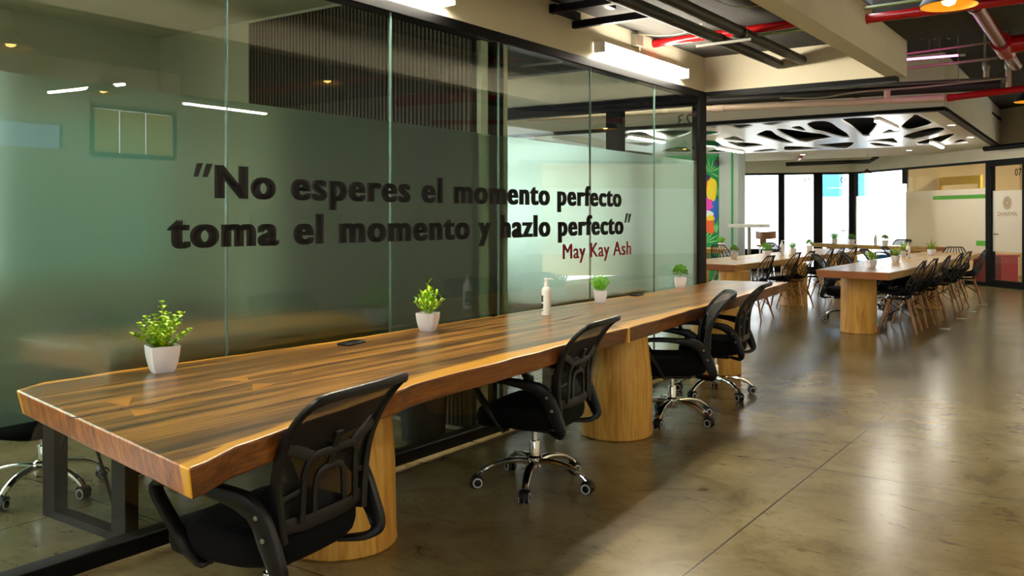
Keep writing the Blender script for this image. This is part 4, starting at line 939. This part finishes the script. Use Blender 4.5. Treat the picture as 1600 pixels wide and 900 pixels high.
for (s0, s1, z0, z1) in ((0.0, BL, ZF - 0.045, ZF + 0.012), (0.0, 4.5, 0, 0.07), (1.90, 1.95, 2.1, ZF), (4.50, 4.64, 0, ZF), (5.44, 5.58, 0, ZF), (4.64, 5.44, 0, 0.13), (4.64, 5.44, ZF - 0.12, ZF - 0.04), (-0.02, 0.05, 0, ZF)):
    seg('trim_%d' % n_, A1, eB, s0, s1, z0, z1, 0.055, M['black_metal'], 'black frame member of the angled glazing', 'frame'); n_ += 1
seg('window_41', A0, eA, 0.36, 1.347, 0.55, ZF - 0.05, 0.006, M['film_far'], 'white frosted window left of door 05', 'window')
d5 = seg('door_5', A0, eA, 1.501, 2.187, 0.12, ZF - 0.05, 0.006, M['glass_far'], 'frosted glass door numbered 05', 'door')
seg('frosted_film', A0, eA, 1.51, 2.18, 0.12, ZF - 0.06, 0.002, M['film_far'], parent=d5, off=0.01)
d6 = seg('door_6', A0, eA, 2.398, 3.011, 0.12, ZF - 0.05, 0.006, M['glass_far'], 'glass door numbered 06 with blue above its frosted part', 'door')
seg('frosted_film', A0, eA, 2.40, 3.0, 0.12, 1.86, 0.002, M['film_far'], parent=d6, off=0.01)
angA = math.atan2(eA.y, eA.x); angB = math.atan2(eB.y, eB.x)
def on(p0, e, s, z, off): nn = Vector((-e.y, e.x)); p = p0 + e * s - nn * off; return (p.x, p.y, z)
text_obj('door_number', '05', M['text_black'], 0.15, 0.13, on(A0, eA, 1.97, 2.21, 0.016), (R(90), 0, angA), 0.01, None); bpy.context.scene.objects['door_number.001'].name = 'door_number'
for o in list(sc.objects):
    if o.name.startswith('door_number') and 'label' not in o: tag(o, 'grey number 05 on the frosted far door', 'number')
tag(text_obj('door_number', '06', M['text_black'], 0.16, 0.15, on(A0, eA, 2.82, 2.20, 0.016), (R(90), 0, angA), 0.012), 'black number 06 on the far door beside the blue pane', 'number')
for o, s, e, p0, lab in ((d5, 2.10, eA, A0, 'x'), (d6, 2.93, eA, A0, 'y')):
    p = on(p0, e, s, 1.02, 0.05); q = on(p0, e, s - 0.1, 1.02, 0.05)
    MB().tube([on(p0, e, s, 1.02, 0.0), p, q], 0.012, 8).build('door_handle', M['grey_metal'], o)
w4 = seg('window_42', A1, eB, 0.05, 1.9, 0.07, ZF - 0.045, 0.006, M['glass_far'], 'bright glazing between door 06 and the office', 'window')
seg('frosted_film', A1, eB, 0.06, 1.89, 0.3, 1.86, 0.002, M['film_far'], parent=w4, off=0.01)
w5 = seg('window_43', A1, eB, 1.9, 4.5, 0.07, ZF - 0.045, 0.006, M['glass_far'], 'office glazing with a frosted band and a green stripe', 'window')
seg('frosted_film', A1, eB, 1.91, 4.49, 0.62, 1.92, 0.002, M['film_far'], parent=w5, off=0.01)
seg('green_band', A1, eB, 2.9, 4.49, 1.72, 1.80, 0.002, M['green_stripe'], parent=w5, off=0.014)
seg('green_band', A1, eB, 4.2, 4.49, 0.78, 0.88, 0.002, M['green_stripe'], parent=w5, off=0.014)
w6 = seg('window_44', A1, eB, 5.58, BL, 0.07, ZF - 0.045, 0.006, M['glass_far'], 'office glazing right of door 07, outside the frame', 'window')
seg('frosted_film', A1, eB, 5.6, BL, 0.62, 1.92, 0.002, M['film_far'], parent=w6, off=0.01)
d7 = seg('door_7', A1, eB, 4.64, 5.44, 0.13, ZF - 0.12, 0.006, M['glass_far'], 'glass office door numbered 07 with a round emblem', 'door')
seg('frosted_film', A1, eB, 4.65, 5.43, 0.68, 1.86, 0.002, M['film_far'], parent=d7, off=0.01)
MB().tube([on(A1, eB, 4.70, 1.02, 0.0), on(A1, eB, 4.70, 1.02, 0.06), on(A1, eB, 4.84, 1.02, 0.06)], 0.012, 8).build('door_handle', M['grey_metal'], d7)
tag(text_obj('door_number', '07', M['text_black'], 0.17, 0.14, on(A1, eB, 5.22, 2.13, 0.016), (R(90), 0, angB), 0.012), 'black number 07 at the top of the office door', 'number')
tag(text_obj('door_lettering', 'DHARMA', M['text_gold'], 0.50, 0.085, on(A1, eB, 4.78, 1.37, 0.016), (R(90), 0, angB), 0.0), 'brown word lettered under the round emblem on the office door', 'lettering')
em = MB()
for k in range(4):
    r0 = 0.022 + 0.026 * k; n = 36; vs = [((r0 + dr) * math.cos(2 * math.pi * j / n), (r0 + dr) * 1.12 * math.sin(2 * math.pi * j / n), zz) for zz in (0, 0.001) for dr in (0, 0.011) for j in range(n)]
    em.add(vs, [(2 * n + j, 3 * n + j, 3 * n + (j + 1) % n, 2 * n + (j + 1) % n) for j in range(n)])
for k in range(16):
    a = 2 * math.pi * k / 16; st = len(em.v); em.box(0.03, 0.1, -0.004, 0.004, 0, 0.0012); em.xform(Matrix.Diagonal((1, 1.12, 1, 1)) @ Matrix.Rotation(a, 4, 'Z'), st)
eo = em.build('door_emblem', M['text_gold'], smooth=False); eo.location = on(A1, eB, 5.03, 1.62, 0.016); eo.rotation_euler = (R(90), 0, angB)
tag(eo, 'round brown rosette emblem on the office door', 'emblem')
# office behind the angled glazing
nB = Vector((-eB.y, eB.x))
def offB(s, d): p = A1 + eB * s + nB * d; return (p.x, p.y)
struct(MB().obox(offB(1.6, 3.0), offB(BL, 3.0), 0.05, 0, 3.5).build('wall_office', M['plaster_warm'], smooth=False), 'warm cream back wall inside the corner office', 'wall')
struct(MB().obox(offB(1.93, 0.07), offB(1.93, 3.0), 0.04, 0, 3.5).build('wall_office_side', M['plaster_warm'], smooth=False), 'side wall of the corner office', 'wall')
struct(MB().prism([offB(1.9, 0.06), offB(BL, 0.06), offB(BL, 3.0), offB(1.9, 3.0)], 2.75, 2.85).build('ceiling_office', M['plaster_warm'], smooth=False), 'ceiling of the corner office', 'ceiling')
ol = thing('linear_ceiling_lamp', 'linear lamp on the ceiling inside the corner office', 'lamp', offB(4.2, 1.5) + (2.70,), angB, 'linear ceiling lamps')
MB().box(-0.6, 0.6, -0.04, 0.04, 0.01, 0.05).build('housing', M['white_plastic'], ol, smooth=False); MB().box(-0.58, 0.58, -0.036, 0.036, -0.015, 0.01).build('diffuser', M['lamp'], ol, smooth=False)
yf = thing('yellow_frame', 'yellow painted frame standing inside the corner office', 'frame', offB(2.7, 0.8) + (0.0,), angB)
MB().box(-0.65, 0.66, -0.03, 0.03, 2.06, 2.24).build('top_rail', M['yellow'], yf, smooth=False)
for x in (-0.65, 0.58): MB().box(x, x + 0.08, -0.03, 0.03, 0.0, 2.06).build('stile', M['yellow'], yf, smooth=False)
rb = thing('red_cabinet', 'dark red low cabinet just inside the office beside door 07', 'cabinet', offB(4.02, 0.7) + (0.0,), angB)
MB().box(-0.55, 0.25, -0.2, 0.2, 0.0, 0.55).build('body', M['red_box'], rb, bevel=0.01); MB().box(-0.57, 0.27, -0.22, 0.22, 0.55, 0.59).build('top', M['red_box'], rb, bevel=0.005)
# outside: pale ground is the floor slab; a blue neighbouring wall
struct(MB().box(-4.5, -3.88, 27, 27.4, 0, 4.0).box(-3.45, -3.17, 27, 27.4, 0, 4.0).box(-3.88, -3.45, 27.3, 27.4, 0, 1.0).build('wall_outside', M['blue_wall'], smooth=False), 'light blue wall outside the far windows', 'wall')
# mural wall and pillar
struct(MB().box(-9, -5.3, 18.2, 18.3, 0, 0.3).box(-9, -5.3, 18.2, 18.3, 2.46, 3.42).build('wall_lobby', M['plaster'], smooth=False), 'cream wall around the far lobby window', 'wall')
struct(MB().box(-9, -5.3, 18.24, 18.26, 0.3, 2.46).build('window_71', M['film_far'], smooth=False), 'wide frosted daylit window left of the painted wall', 'window')
struct(MB().box(-5.3, -3.98, 18.2, 18.35, 0, 3.42).build('wall_mural', M['m_green'], smooth=False), 'green painted wall at the far left', 'wall')
struct(MB().box(-9.1, -9, 7.9, 25, 0, 0.7).box(-9.1, -9, 7.9, 25, 2.4, 3.5).box(-9.1, -9, 7.9, 8.6, 0.7, 2.4).box(-9.1, -9, 17.4, 25, 0.7, 2.4).build('wall_far_side', M['plaster'], smooth=False))
struct(MB().box(-9.06, -9.04, 8.6, 17.4, 0.7, 2.4).build('window_51', M['glass_far'], smooth=False), 'long window added at the far left to light the lobby', 'window')  # added so daylight brightens the lobby and the frosted glass before it
struct(MB().box(-9, -3.4, 7.8, 7.9, 0, 3.5).build('wall_behind_rooms', M['plaster'], smooth=False))
struct(MB().box(-3.97, -3.55, 18.0, 18.4, 0, 3.42).box(-3.985, -3.97, 18.0, 18.2, 0, 3.42, 1).box(-3.70, -3.66, 17.99, 18.0, 0, 3.42, 1).build('wall_pillar', [M['pillar'], M['m_green']], smooth=False), 'grey green pillar beside the painted wall', 'pillar')
mu = thing('mural', 'colourful abstract jungle painting on the green wall', 'mural', (-4.3, 18.188, 0))
def blob(parent, name, m, cx, cz, rx, rz, seed, lobes=5, amp=0.15, d=0.004):
    n = 40; r = random.Random(seed); ph = r.uniform(0, 6)
    P = [(cx + rx * (1 + amp * math.sin(lobes * 2 * math.pi * j / n + ph)) * math.cos(2 * math.pi * j / n), cz + rz * (1 + amp * math.sin(lobes * 2 * math.pi * j / n + ph)) * math.sin(2 * math.pi * j / n)) for j in range(n)]
    vs = [(x, -d, z) for x, z in P] + [(x, 0, z) for x, z in P]
    MB().add(vs, [tuple(range(n))] + [(i + n, (i + 1) % n + n, (i + 1) % n, i) for i in range(n)]).build(name, m, parent, smooth=False)
blob(mu, 'blue_patch', M['m_blue'], 0.06, 1.50, 0.22, 0.34, 1, 3, 0.15, 0.003)
blob(mu, 'yellow_patch', M['m_yellow'], 0.09, 1.95, 0.12, 0.26, 2, 4, 0.08, 0.005)
blob(mu, 'orange_patch', M['m_orange'], -0.10, 2.02, 0.14, 0.17, 3, 3, 0.1, 0.004)
blob(mu, 'navy_patch', M['m_navy'], -0.10, 2.20, 0.14, 0.10, 4, 3, 0.1, 0.005)
blob(mu, 'magenta_patch', M['m_magenta'], -0.06, 1.62, 0.17, 0.16, 5, 7, 0.12, 0.006)
blob(mu, 'orange_patch', M['m_orange'], 0.0, 1.20, 0.16, 0.22, 6, 4, 0.2, 0.005)
blob(mu, 'white_patch', M['m_white'], -0.02, 1.42, 0.14, 0.08, 7, 2, 0.1, 0.007)
blob(mu, 'green_patch', M['m_dark'], -0.08, 1.44, 0.05, 0.06, 8, 2, 0.05, 0.009)
blob(mu, 'yellow_patch', M['m_yellow'], 0.06, 1.33, 0.09, 0.06, 9, 3, 0.1, 0.008)
r = random.Random(3); lf = MB()
for (cx, cz, L, a0, a1) in ((-0.1, 0.78, 0.42, 0.2, 2.4), (0.05, 2.32, 0.30, -0.5, 2.6), (0.2, 1.0, 0.3, 0.6, 2.2), (-0.25, 2.4, 0.28, 0, 2.5), (0.22, 1.8, 0.22, 0.2, 1.8), (-0.8, 1.5, 0.5, 0.2, 2.9), (-1.5, 1.0, 0.6, 0.2, 2.9), (-1.3, 2.1, 0.5, 0.2, 2.9), (-2.4, 1.6, 0.7, 0, 3)):
    for k in range(8):
        a = a0 + (a1 - a0) * k / 7; dx, dz = math.cos(a), math.sin(a); w = 0.018
        if cx + dx * L > 0.33: continue
        vs = [(cx, -0.002, cz), (cx + dx * L * 0.5 - dz * w, -0.002, cz + dz * L * 0.5 + dx * w), (cx + dx * L, -0.002, cz + dz * L), (cx + dx * L * 0.5 + dz * w, -0.002, cz + dz * L * 0.5 - dx * w)]
        lf.add(vs + [(x, 0.0, z) for x, y, z in vs], [(0, 3, 2, 1), (0, 1, 5, 4), (1, 2, 6, 5), (2, 3, 7, 6), (3, 0, 4, 7)])
lf.build('painted_leaves', M['m_lime'], mu, smooth=False)
sc_ = thing('security_camera', 'small black camera on a bracket at the top of the painted wall', 'camera', (-4.0, 17.95, 2.5))
MB().lathe([(0.045, -0.06), (0.05, 0.0), (0.04, 0.06)], 14).build('housing', M['black_plastic'], sc_); MB().tube([(0, 0, 0.05), (0, 0.05, 0.12), (0, 0.25, 0.12)], 0.014, 8).build('bracket', M['black_plastic'], sc_)
tag(MB().tube([(-3.6, 21.3, 2.62), (-1.7, 21.3, 2.62), (-1.5, 21.2, 2.72)], 0.05, 10).build('ceiling_duct', M['conduit']), 'dark grey duct along the cream wall above the numbered doors', 'duct')
tag(MB().tube([(0.9, 19.2, 2.66), (3.2, 17.1, 2.66)], 0.05, 10).build('ceiling_duct', M['black_metal']), 'black duct along the cream wall above door 07', 'duct')
pipe('sprinkler_pipe', [(-3.2, 20.9, 2.70), (-2.6, 19.2, 2.64)], 0.035, M['red_pipe'], 'short red pipe beyond the back of the ceiling island')

# ------------------------------------------------------------------ far tables
def light_table(name, x0, x1, y0, y1, label, trunks, seed):
    t = thing(name, label, 'table')
    r = random.Random(seed); n = 9
    lf_ = [(x0 + r.uniform(-.02, .02), y0 + (y1 - y0) * i / n) for i in range(n + 1)]; rt = [(x1 + r.uniform(-.03, .03), y0 + (y1 - y0) * i / n) for i in range(n + 1)]
    lf_[0] = (x0 + 0.03, y0 + 0.12); 
    slab('tabletop', lf_, rt, 0, ZT, 0.085, [M['wood_light'], M['wood_end'], M['wood_light']], t, seed=seed, nS=24, nW=8)
    for i, (x, y, rr_) in enumerate(trunks): trunk('trunk_leg', t, x, y, rr_, rr_ * 0.98, rr_ * 0.95, ZT - 0.084, seed + i)
    return t
light_table('slab_table', 0.207, 1.112, 10.26, 17.0, 'pale slab table on trunk legs with white pots, right of the far area', [(0.615, 10.86, 0.205), (0.75, 14.3, 0.2)], 11)
light_table('slab_table', -1.85, -0.877, 10.86, 17.6, 'pale slab table on trunk legs, left of the far area beside the black corner post', [(-1.0, 11.1, 0.2), (-1.0, 13.6, 0.2), (-1.0, 16.6, 0.2)], 15)
t4 = thing('slab_table', 'thick pale slab table crosswise in front of the numbered far doors', 'table', (-1.45, 20.6, 0), R(-32))
o = slab('tabletop', [(-0.3, -1.65), (-0.31, 0), (-0.3, 1.65)], [(0.3, -1.65), (0.31, 0), (0.3, 1.65)], 0, ZT, 0.085, [M['wood_light'], M['wood_end'], M['wood_light']], t4, seed=21, nS=16, nW=6)
o.rotation_euler = (0, 0, R(90))
for k, x in enumerate((-1.2, 1.2)): trunk('trunk_leg', t4, x, 0.0, 0.18, 0.18, 0.17, ZT - 0.084, 40 + k)
t5 = thing('slab_table', 'pale slab table in front of the painted green wall', 'table', (-4.1, 16.55, 0))
o = slab('tabletop', [(-0.42, -0.95), (-0.44, 0), (-0.42, 1.6)], [(0.42, -0.95), (0.43, 0), (0.42, 1.6)], 0, ZT, 0.085, [M['wood_light'], M['wood_bark'], M['wood_light']], t5, seed=31, nS=14, nW=6)
o.rotation_euler = (0, 0, R(90)); trunk('trunk_leg', t5, 0.3, 0, 0.19, 0.19, 0.18, ZT - 0.084, 51); trunk('trunk_leg', t5, -1.2, 0, 0.19, 0.19, 0.18, ZT - 0.084, 52)
# high table and bar stool by the pillar
ht = thing('high_table', 'tall pale table on a single post beside the grey green pillar', 'table', (-3.15, 17.55, 0))
MB().box(-0.33, 0.33, -0.3, 0.3, 1.14, 1.21).build('tabletop', M['steel_grey'], ht, bevel=0.006)
MB().lathe([(0.035, 0.02), (0.035, 1.14)], 16).build('post', M['grey_metal'], ht); MB().lathe([(0.25, 0), (0.25, 0.012), (0.06, 0.03)], 24).build('foot_plate', M['grey_metal'], ht)
bs = thing('bar_stool', 'bentwood bar stool with curved brown back under the tall pale table', 'stool', (-3.0, 18.1, 0))
MB().sweep(smooth_pts([(-0.2, 0.05, 0.99), (-0.16, -0.1, 0.98), (0, -0.17, 0.97), (0.16, -0.1, 0.98), (0.2, 0.05, 0.99)], 4), 0.16, 0.014, (0, 0, 1), 8).build('backrest', M['stool_wood'], bs)
MB().sweep([(0, -0.165, 0.96), (0, -0.14, 0.8), (0, -0.05, 0.76)], 0.14, 0.012, (1, 0, 0), 8).build('back_stay', M['stool_wood'], bs)
MB().lathe([(0.17, 0.74), (0.19, 0.755), (0.18, 0.775), (0.05, 0.77)], 24).build('seat', M['stool_wood'], bs)
for k in range(4):
    a = R(45 + 90 * k); MB().tube([(0.12 * math.cos(a), 0.12 * math.sin(a), 0.745), (0.2 * math.cos(a), 0.2 * math.sin(a), 0.0)], 0.013, 8).build('leg', M['chrome'], bs)
MB().tube(smooth_pts([(0.17 * math.cos(R(a)), 0.17 * math.sin(R(a)), 0.3) for a in range(0, 360, 30)], 2, True) + [(0.17, 0, 0.3)], 0.009, 6).build('foot_ring', M['chrome'], bs)

# ------------------------------------------------------------------ basket chairs with wooden legs
def make_basket():
    t = thing('basket_chair', 'x', 'chair')
    prof = smooth_pts([(0.255, 0.425), (0.21, 0.445), (0.08, 0.425), (-0.06, 0.415), (-0.15, 0.445), (-0.205, 0.54), (-0.24, 0.66), (-0.265, 0.76), (-0.28, 0.835)] and [(0, 0.255, 0.425), (0, 0.21, 0.445), (0, 0.08, 0.428), (0, -0.06, 0.42), (0, -0.15, 0.45), (0, -0.205, 0.54), (0, -0.24, 0.66), (0, -0.265, 0.76), (0, -0.28, 0.835)], 3)
    K = len(prof)
    hw = [lerp_table([(0, 0.17), (0.1, 0.205), (0.3, 0.225), (0.5, 0.235), (0.62, 0.225), (0.8, 0.185), (1, 0.115)], i / (K - 1)) for i in range(K)]
    lift = [lerp_table([(0, 0.0), (0.15, 0.015), (0.4, 0.075), (0.55, 0.085), (0.75, 0.03), (1, 0.0)], i / (K - 1)) for i in range(K)]
    fwd = [lerp_table([(0, 0.0), (0.4, 0.0), (0.6, 0.09), (0.8, 0.06), (1, 0.015)], i / (K - 1)) for i in range(K)]
    S = lambda i, u: Vector((u * hw[i], prof[i].y + fwd[i] * u * u, prof[i].z + lift[i] * u * u))
    mb = MB()
    us = [-1, -0.72, -0.43, -0.14, 0.14, 0.43, 0.72, 1]
    for u in us:
        e = abs(u) == 1
        mb.sweep([S(i, u) for i in range(K)], 0.020 if e else 0.016, 0.016 if e else 0.009, (1, 0, 0), 6)
    for i in (0, K - 1): mb.sweep([S(i, -1 + 2 * j / 8) for j in range(9)], 0.018, 0.018, (0, 0, 1), 6)
    for d in (1, -1):       # crossing lattice in the lower back
        for k in range(-3, 8):
            pts = []
            for i in range(9, 18):
                u = (-1 + k * 0.28 + (i - 9) * 0.14) * d
                if -1 <= u <= 1: pts.append(S(i, u))
            if len(pts) > 1: mb.sweep(pts, 0.011, 0.007, (1, 0.2, 0), 4)
    mb.build('shell', M['black_plastic'], t)
    sp_ = MB(); n = 8
    for i in range(0, 13):
        for j in range(n + 1): v = S(i, -1 + 2 * j / n); sp_.v.append((v.x, v.y, v.z - 0.004))
    for i in range(12):
        for j in range(n): a = i * (n + 1) + j; sp_.f.append([a, a + 1, a + n + 2, a + n + 1]); sp_.mi.append(0)
    so_ = sp_.build('seat_pad', M['black_fabric'], t); md = so_.modifiers.new('solid', 'SOLIDIFY'); md.thickness = 0.012
    top = {}
    for sx in (-1, 1):
        for sy in (-1, 1):
            P = [(sx * 0.11, 0.0 + sy * 0.10, 0.385), (sx * 0.155, sy * 0.155 - 0.0, 0.2), (sx * 0.205, sy * 0.21, 0.0)]
            MB().tube(P, [0.016, 0.014, 0.010], 10).build('leg', M['leg_wood'], t)
    wr = MB()
    for sx in (-1, 1):
        wr.tube([(sx * 0.12, 0.115, 0.36), (sx * 0.165, -0.165, 0.16)], 0.004, 5); wr.tube([(sx * 0.12, -0.115, 0.36), (sx * 0.165, 0.165, 0.16)], 0.004, 5)
        wr.tube([(0.12, sx * 0.115, 0.36), (-0.165, sx * 0.165, 0.16)], 0.004, 5); wr.tube([(-0.12, sx * 0.115, 0.36), (0.165, sx * 0.165, 0.16)], 0.004, 5)
    for sx in (-1, 1):
        wr.tube([(sx * 0.11, -0.11, 0.385), (sx * 0.11, 0.11, 0.385)], 0.008, 6); wr.tube([(-0.11, sx * 0.10, 0.39), (0.11, sx * 0.10, 0.39)], 0.008, 6)
        for sy in (-1, 1): wr.tube([(sx * 0.11, sy * 0.1, 0.385), (sx * 0.12, sy * 0.1, 0.425)], 0.008, 6)
    wr.build('wire_brace', M['black_metal'], t)
    return t
bk0 = make_basket(); bk_used = [False]
def basket(x, y, rz, label, group):
    o = copy_tree(bk0) if bk_used[0] else bk0
    bk_used[0] = True
    o.location = (x, y, 0); o.rotation_euler = (0, 0, R(rz)); return tag(o, label, 'chair', group)
GB = 'black basket chairs along the right pale table'
for i, (x, y, rz) in enumerate(((1.0, 11.2, 92), (1.0, 11.95, 88), (1.0, 12.87, 94), (1.0, 13.95, 90), (1.0, 14.7, 87), (1.10, 15.5, 100))):
    basket(x, y, rz, ('nearest', 'second', 'third', 'fourth', 'fifth', 'farthest')[i] + ' black basket chair with wooden legs along the right pale slab table', GB)
basket(0.75, 16.55, 182, 'black basket chair across the far end of the right pale slab table', 'black basket chair at the table end')
GB2 = 'black basket chairs along the left pale table'
for i, (x, y, rz) in enumerate(((-0.93, 11.6, 86), (-0.95, 12.8, 90), (-0.94, 13.45, 88), (-0.97, 14.6, 92), (-0.98, 15.3, 90), (-0.97, 16.1, 90))):
    basket(x, y, rz, ('nearest', 'second', 'third', 'fourth', 'fifth', 'farthest')[i] + ' black basket chair with wooden legs along the left pale slab table', GB2)
basket(-3.8, 15.75, 5, 'black basket chair before the slab table by the painted wall, left one', 'black basket chairs by the painted wall')
basket(-3.02, 15.95, -10, 'black basket chair before the slab table by the painted wall, right one', 'black basket chairs by the painted wall')
# office chairs in the far area
G2 = 'office chairs in the far seating area'
place_office(0.17, 11.95, -84, 'black mesh office chair left of the right pale table, nearest, behind its trunk leg', G2, 10)
place_office(0.22, 14.3, -92, 'black mesh office chair left of the right pale table, second from its near end', G2, 40)
place_office(0.2, 15.75, -90, 'black mesh office chair left of the right pale table, farthest along it', G2, 70)
place_office(-1.15, 20.95, 148, 'black mesh office chair behind the crosswise table before the office glazing', G2, 0)
place_office(-2.15, 16.9, -95, 'black mesh office chair on the left side of the left pale table, before door 05', G2, 30)
place_office(0.22, 13.1, -80, 'black mesh office chair left of the right pale table, mostly under the tabletop', G2, 60)
# plants and bottles of the far tables
GF = 'small potted plants on the far tables'
def plant_copy(src, x, y, rz, s, label):
    o = copy_tree(src); o.location = (x, y, ZT + 0.0005); o.rotation_euler = (0, 0, R(rz)); o.scale = (s,) * 3; return tag(o, label, 'potted plant', GF)
plant_copy(P1, 0.66, 11.284, 40, 1.05, 'spiky bright plant in white pot nearest on the right pale table')
plant_copy(P0, 0.612, 12.842, 70, 1.0, 'leafy plant in white pot before the pump bottle on the right pale table')
plant_copy(P1, 0.407, 14.421, 20, 1.1, 'leafy plant half hidden behind the pump bottle on the right pale table')
plant_copy(P0, 0.597, 15.526, 55, 1.1, 'leafy plant in white pot at the far part of the right pale table')
plant_copy(P3, -1.54, 12.526, 15, 1.1, 'bushy plant in clear-looking pale pot nearest on the left pale table')
plant_copy(P2, -1.309, 13.263, 45, 1.15, 'bushy plant in white pot, second on the left pale table')
plant_copy(P2, -1.351, 14.632, 45, 1.1, 'bushy plant just behind the bottle on the left pale table')
plant_copy(P3, -1.54, 16.211, 10, 1.15, 'dark round plant at the far part of the left pale table')
plant_copy(P2, -3.36, 16.6, 10, 1.25, 'plant in white pot on the slab table before the painted wall')
plant_copy(P2, -2.435, 21.157, 30, 1.3, 'grassy plant in white pot on the crosswise table, leftmost there')
plant_copy(P3, -1.977, 20.87, 30, 1.3, 'round plant in white pot in the middle of the crosswise table')
plant_copy(P3, -1.154, 20.356, 30, 1.3, 'round plant in white pot on the crosswise table, rightmost there')
def bottle_copy(x, y, label, s=1.0):
    o = copy_tree(B0); o.location = (x, y, ZT + 0.0005); o.scale = (s,) * 3; return tag(o, label, 'bottle', 'pump bottles on the far tables')
bottle_copy(0.555, 13.947, 'white pump bottle on the right pale slab table', 1.05)
bottle_copy(-1.319, 14.0, 'pale bottle with dark bands on the left pale slab table', 1.05)
bottle_copy(-1.383, 20.499, 'white bottle on the crosswise table beside the rightmost round plant', 1.1)
bb = thing('blue_crate', 'bright blue plastic crate on the floor beyond the far tables', 'crate', (-0.42, 17.2, 0))
MB().box(-0.18, 0.18, -0.2, 0.2, 0.36, 0.66).build('body', M['blue'], bb, bevel=0.02); MB().box(-0.2, 0.2, -0.22, 0.22, 0.63, 0.66).build('rim', M['blue'], bb, bevel=0.008)
MB().box(-0.16, 0.16, -0.18, 0.18, 0.0, 0.36).build('stand', M['steel_grey'], bb, bevel=0.01)
for i, (x, y) in enumerate(((1.40, 11.75), (1.38, 13.06), (1.36, 14.12), (1.35, 15.36))):
    o = MB().box(-0.055, 0.055, -0.055, 0.055, 0, 0.006).build('floor_sticker', M['white_plastic'], smooth=False, loc=(x, y, 0)); tag(o, ('nearest', 'second', 'third', 'farthest')[i] + ' white square marker on the floor beside the right basket chairs', 'floor marker', 'white square floor markers')

# ------------------------------------------------------------------ inside the near meeting room
dk = thing('office_desk', 'brown wooden desk with black steel frame legs inside the glass room', 'desk')
MB().box(-0.82, -0.08, 1.98, 3.46, 0.71, 0.805).build('desktop', M['brown_wood'], dk, bevel=0.004)
for y in (2.10, 3.36):
    lg = MB().box(-0.765, -0.665, y - 0.03, y + 0.03, 0.03, 0.71).box(-0.215, -0.115, y - 0.03, y + 0.03, 0.03, 0.71).box(-0.765, -0.115, y - 0.03, y + 0.03, 0.0, 0.035).box(-0.765, -0.115, y - 0.03, y + 0.03, 0.675, 0.71)
    lg.build('frame_leg', M['black_metal'], dk, smooth=False)
    for P_ in ([(-0.56, y, 0.66), (-0.2, y, 0.05)], [(-0.44, y, 0.66), (-0.68, y, 0.3)]): MB().tube(P_, 0.008, 6).build('brace_rod', M['black_metal'], dk)
d2 = thing('office_desk', 'wooden desk inside the farther glass room behind the middle trunk leg', 'desk')
MB().box(-0.80, -0.07, 5.15, 6.65, 0.69, 0.745).build('desktop', M['brown_wood'], d2, bevel=0.004)
for y in (5.30, 6.5):
    MB().box(-0.765, -0.70, y - 0.03, y + 0.03, 0.03, 0.69).box(-0.165, -0.10, y - 0.03, y + 0.03, 0.03, 0.69).box(-0.765, -0.10, y - 0.03, y + 0.03, 0.0, 0.035).box(-0.765, -0.10, y - 0.03, y + 0.03, 0.655, 0.69).build('frame_leg', M['black_metal'], d2, smooth=False)
wb = thing('waste_bin', 'black waste bin lined with a plastic bag behind the glass by the partition', 'bin', (-0.28, 4.12, 0))
MB().lathe([(0.13, 0), (0.15, 0.30), (0.155, 0.30), (0.155, 0.315), (0.14, 0.315), (0.125, 0.02)], 28, cap=False).lathe([(0.001, 0.004), (0.13, 0.004)], 28, cap=False).build('bin_body', M['black_plastic'], wb)
MB().lathe([(0.157, 0.27), (0.158, 0.32), (0.15, 0.33), (0.135, 0.30)], 28, cap=False).build('bag', M['bag'], wb)
G3 = 'office chairs inside the glass rooms'
place_office(-1.12, 2.25, 200, 'office chair with chrome base at the left inside the near glass room', G3, 10)
place_office(-0.95, 2.95, -110, 'office chair tucked behind the brown desk inside the near glass room', G3, 50)
place_office(-1.0, 5.85, -90, 'office chair behind the desk inside the farther glass room', G3, 30)
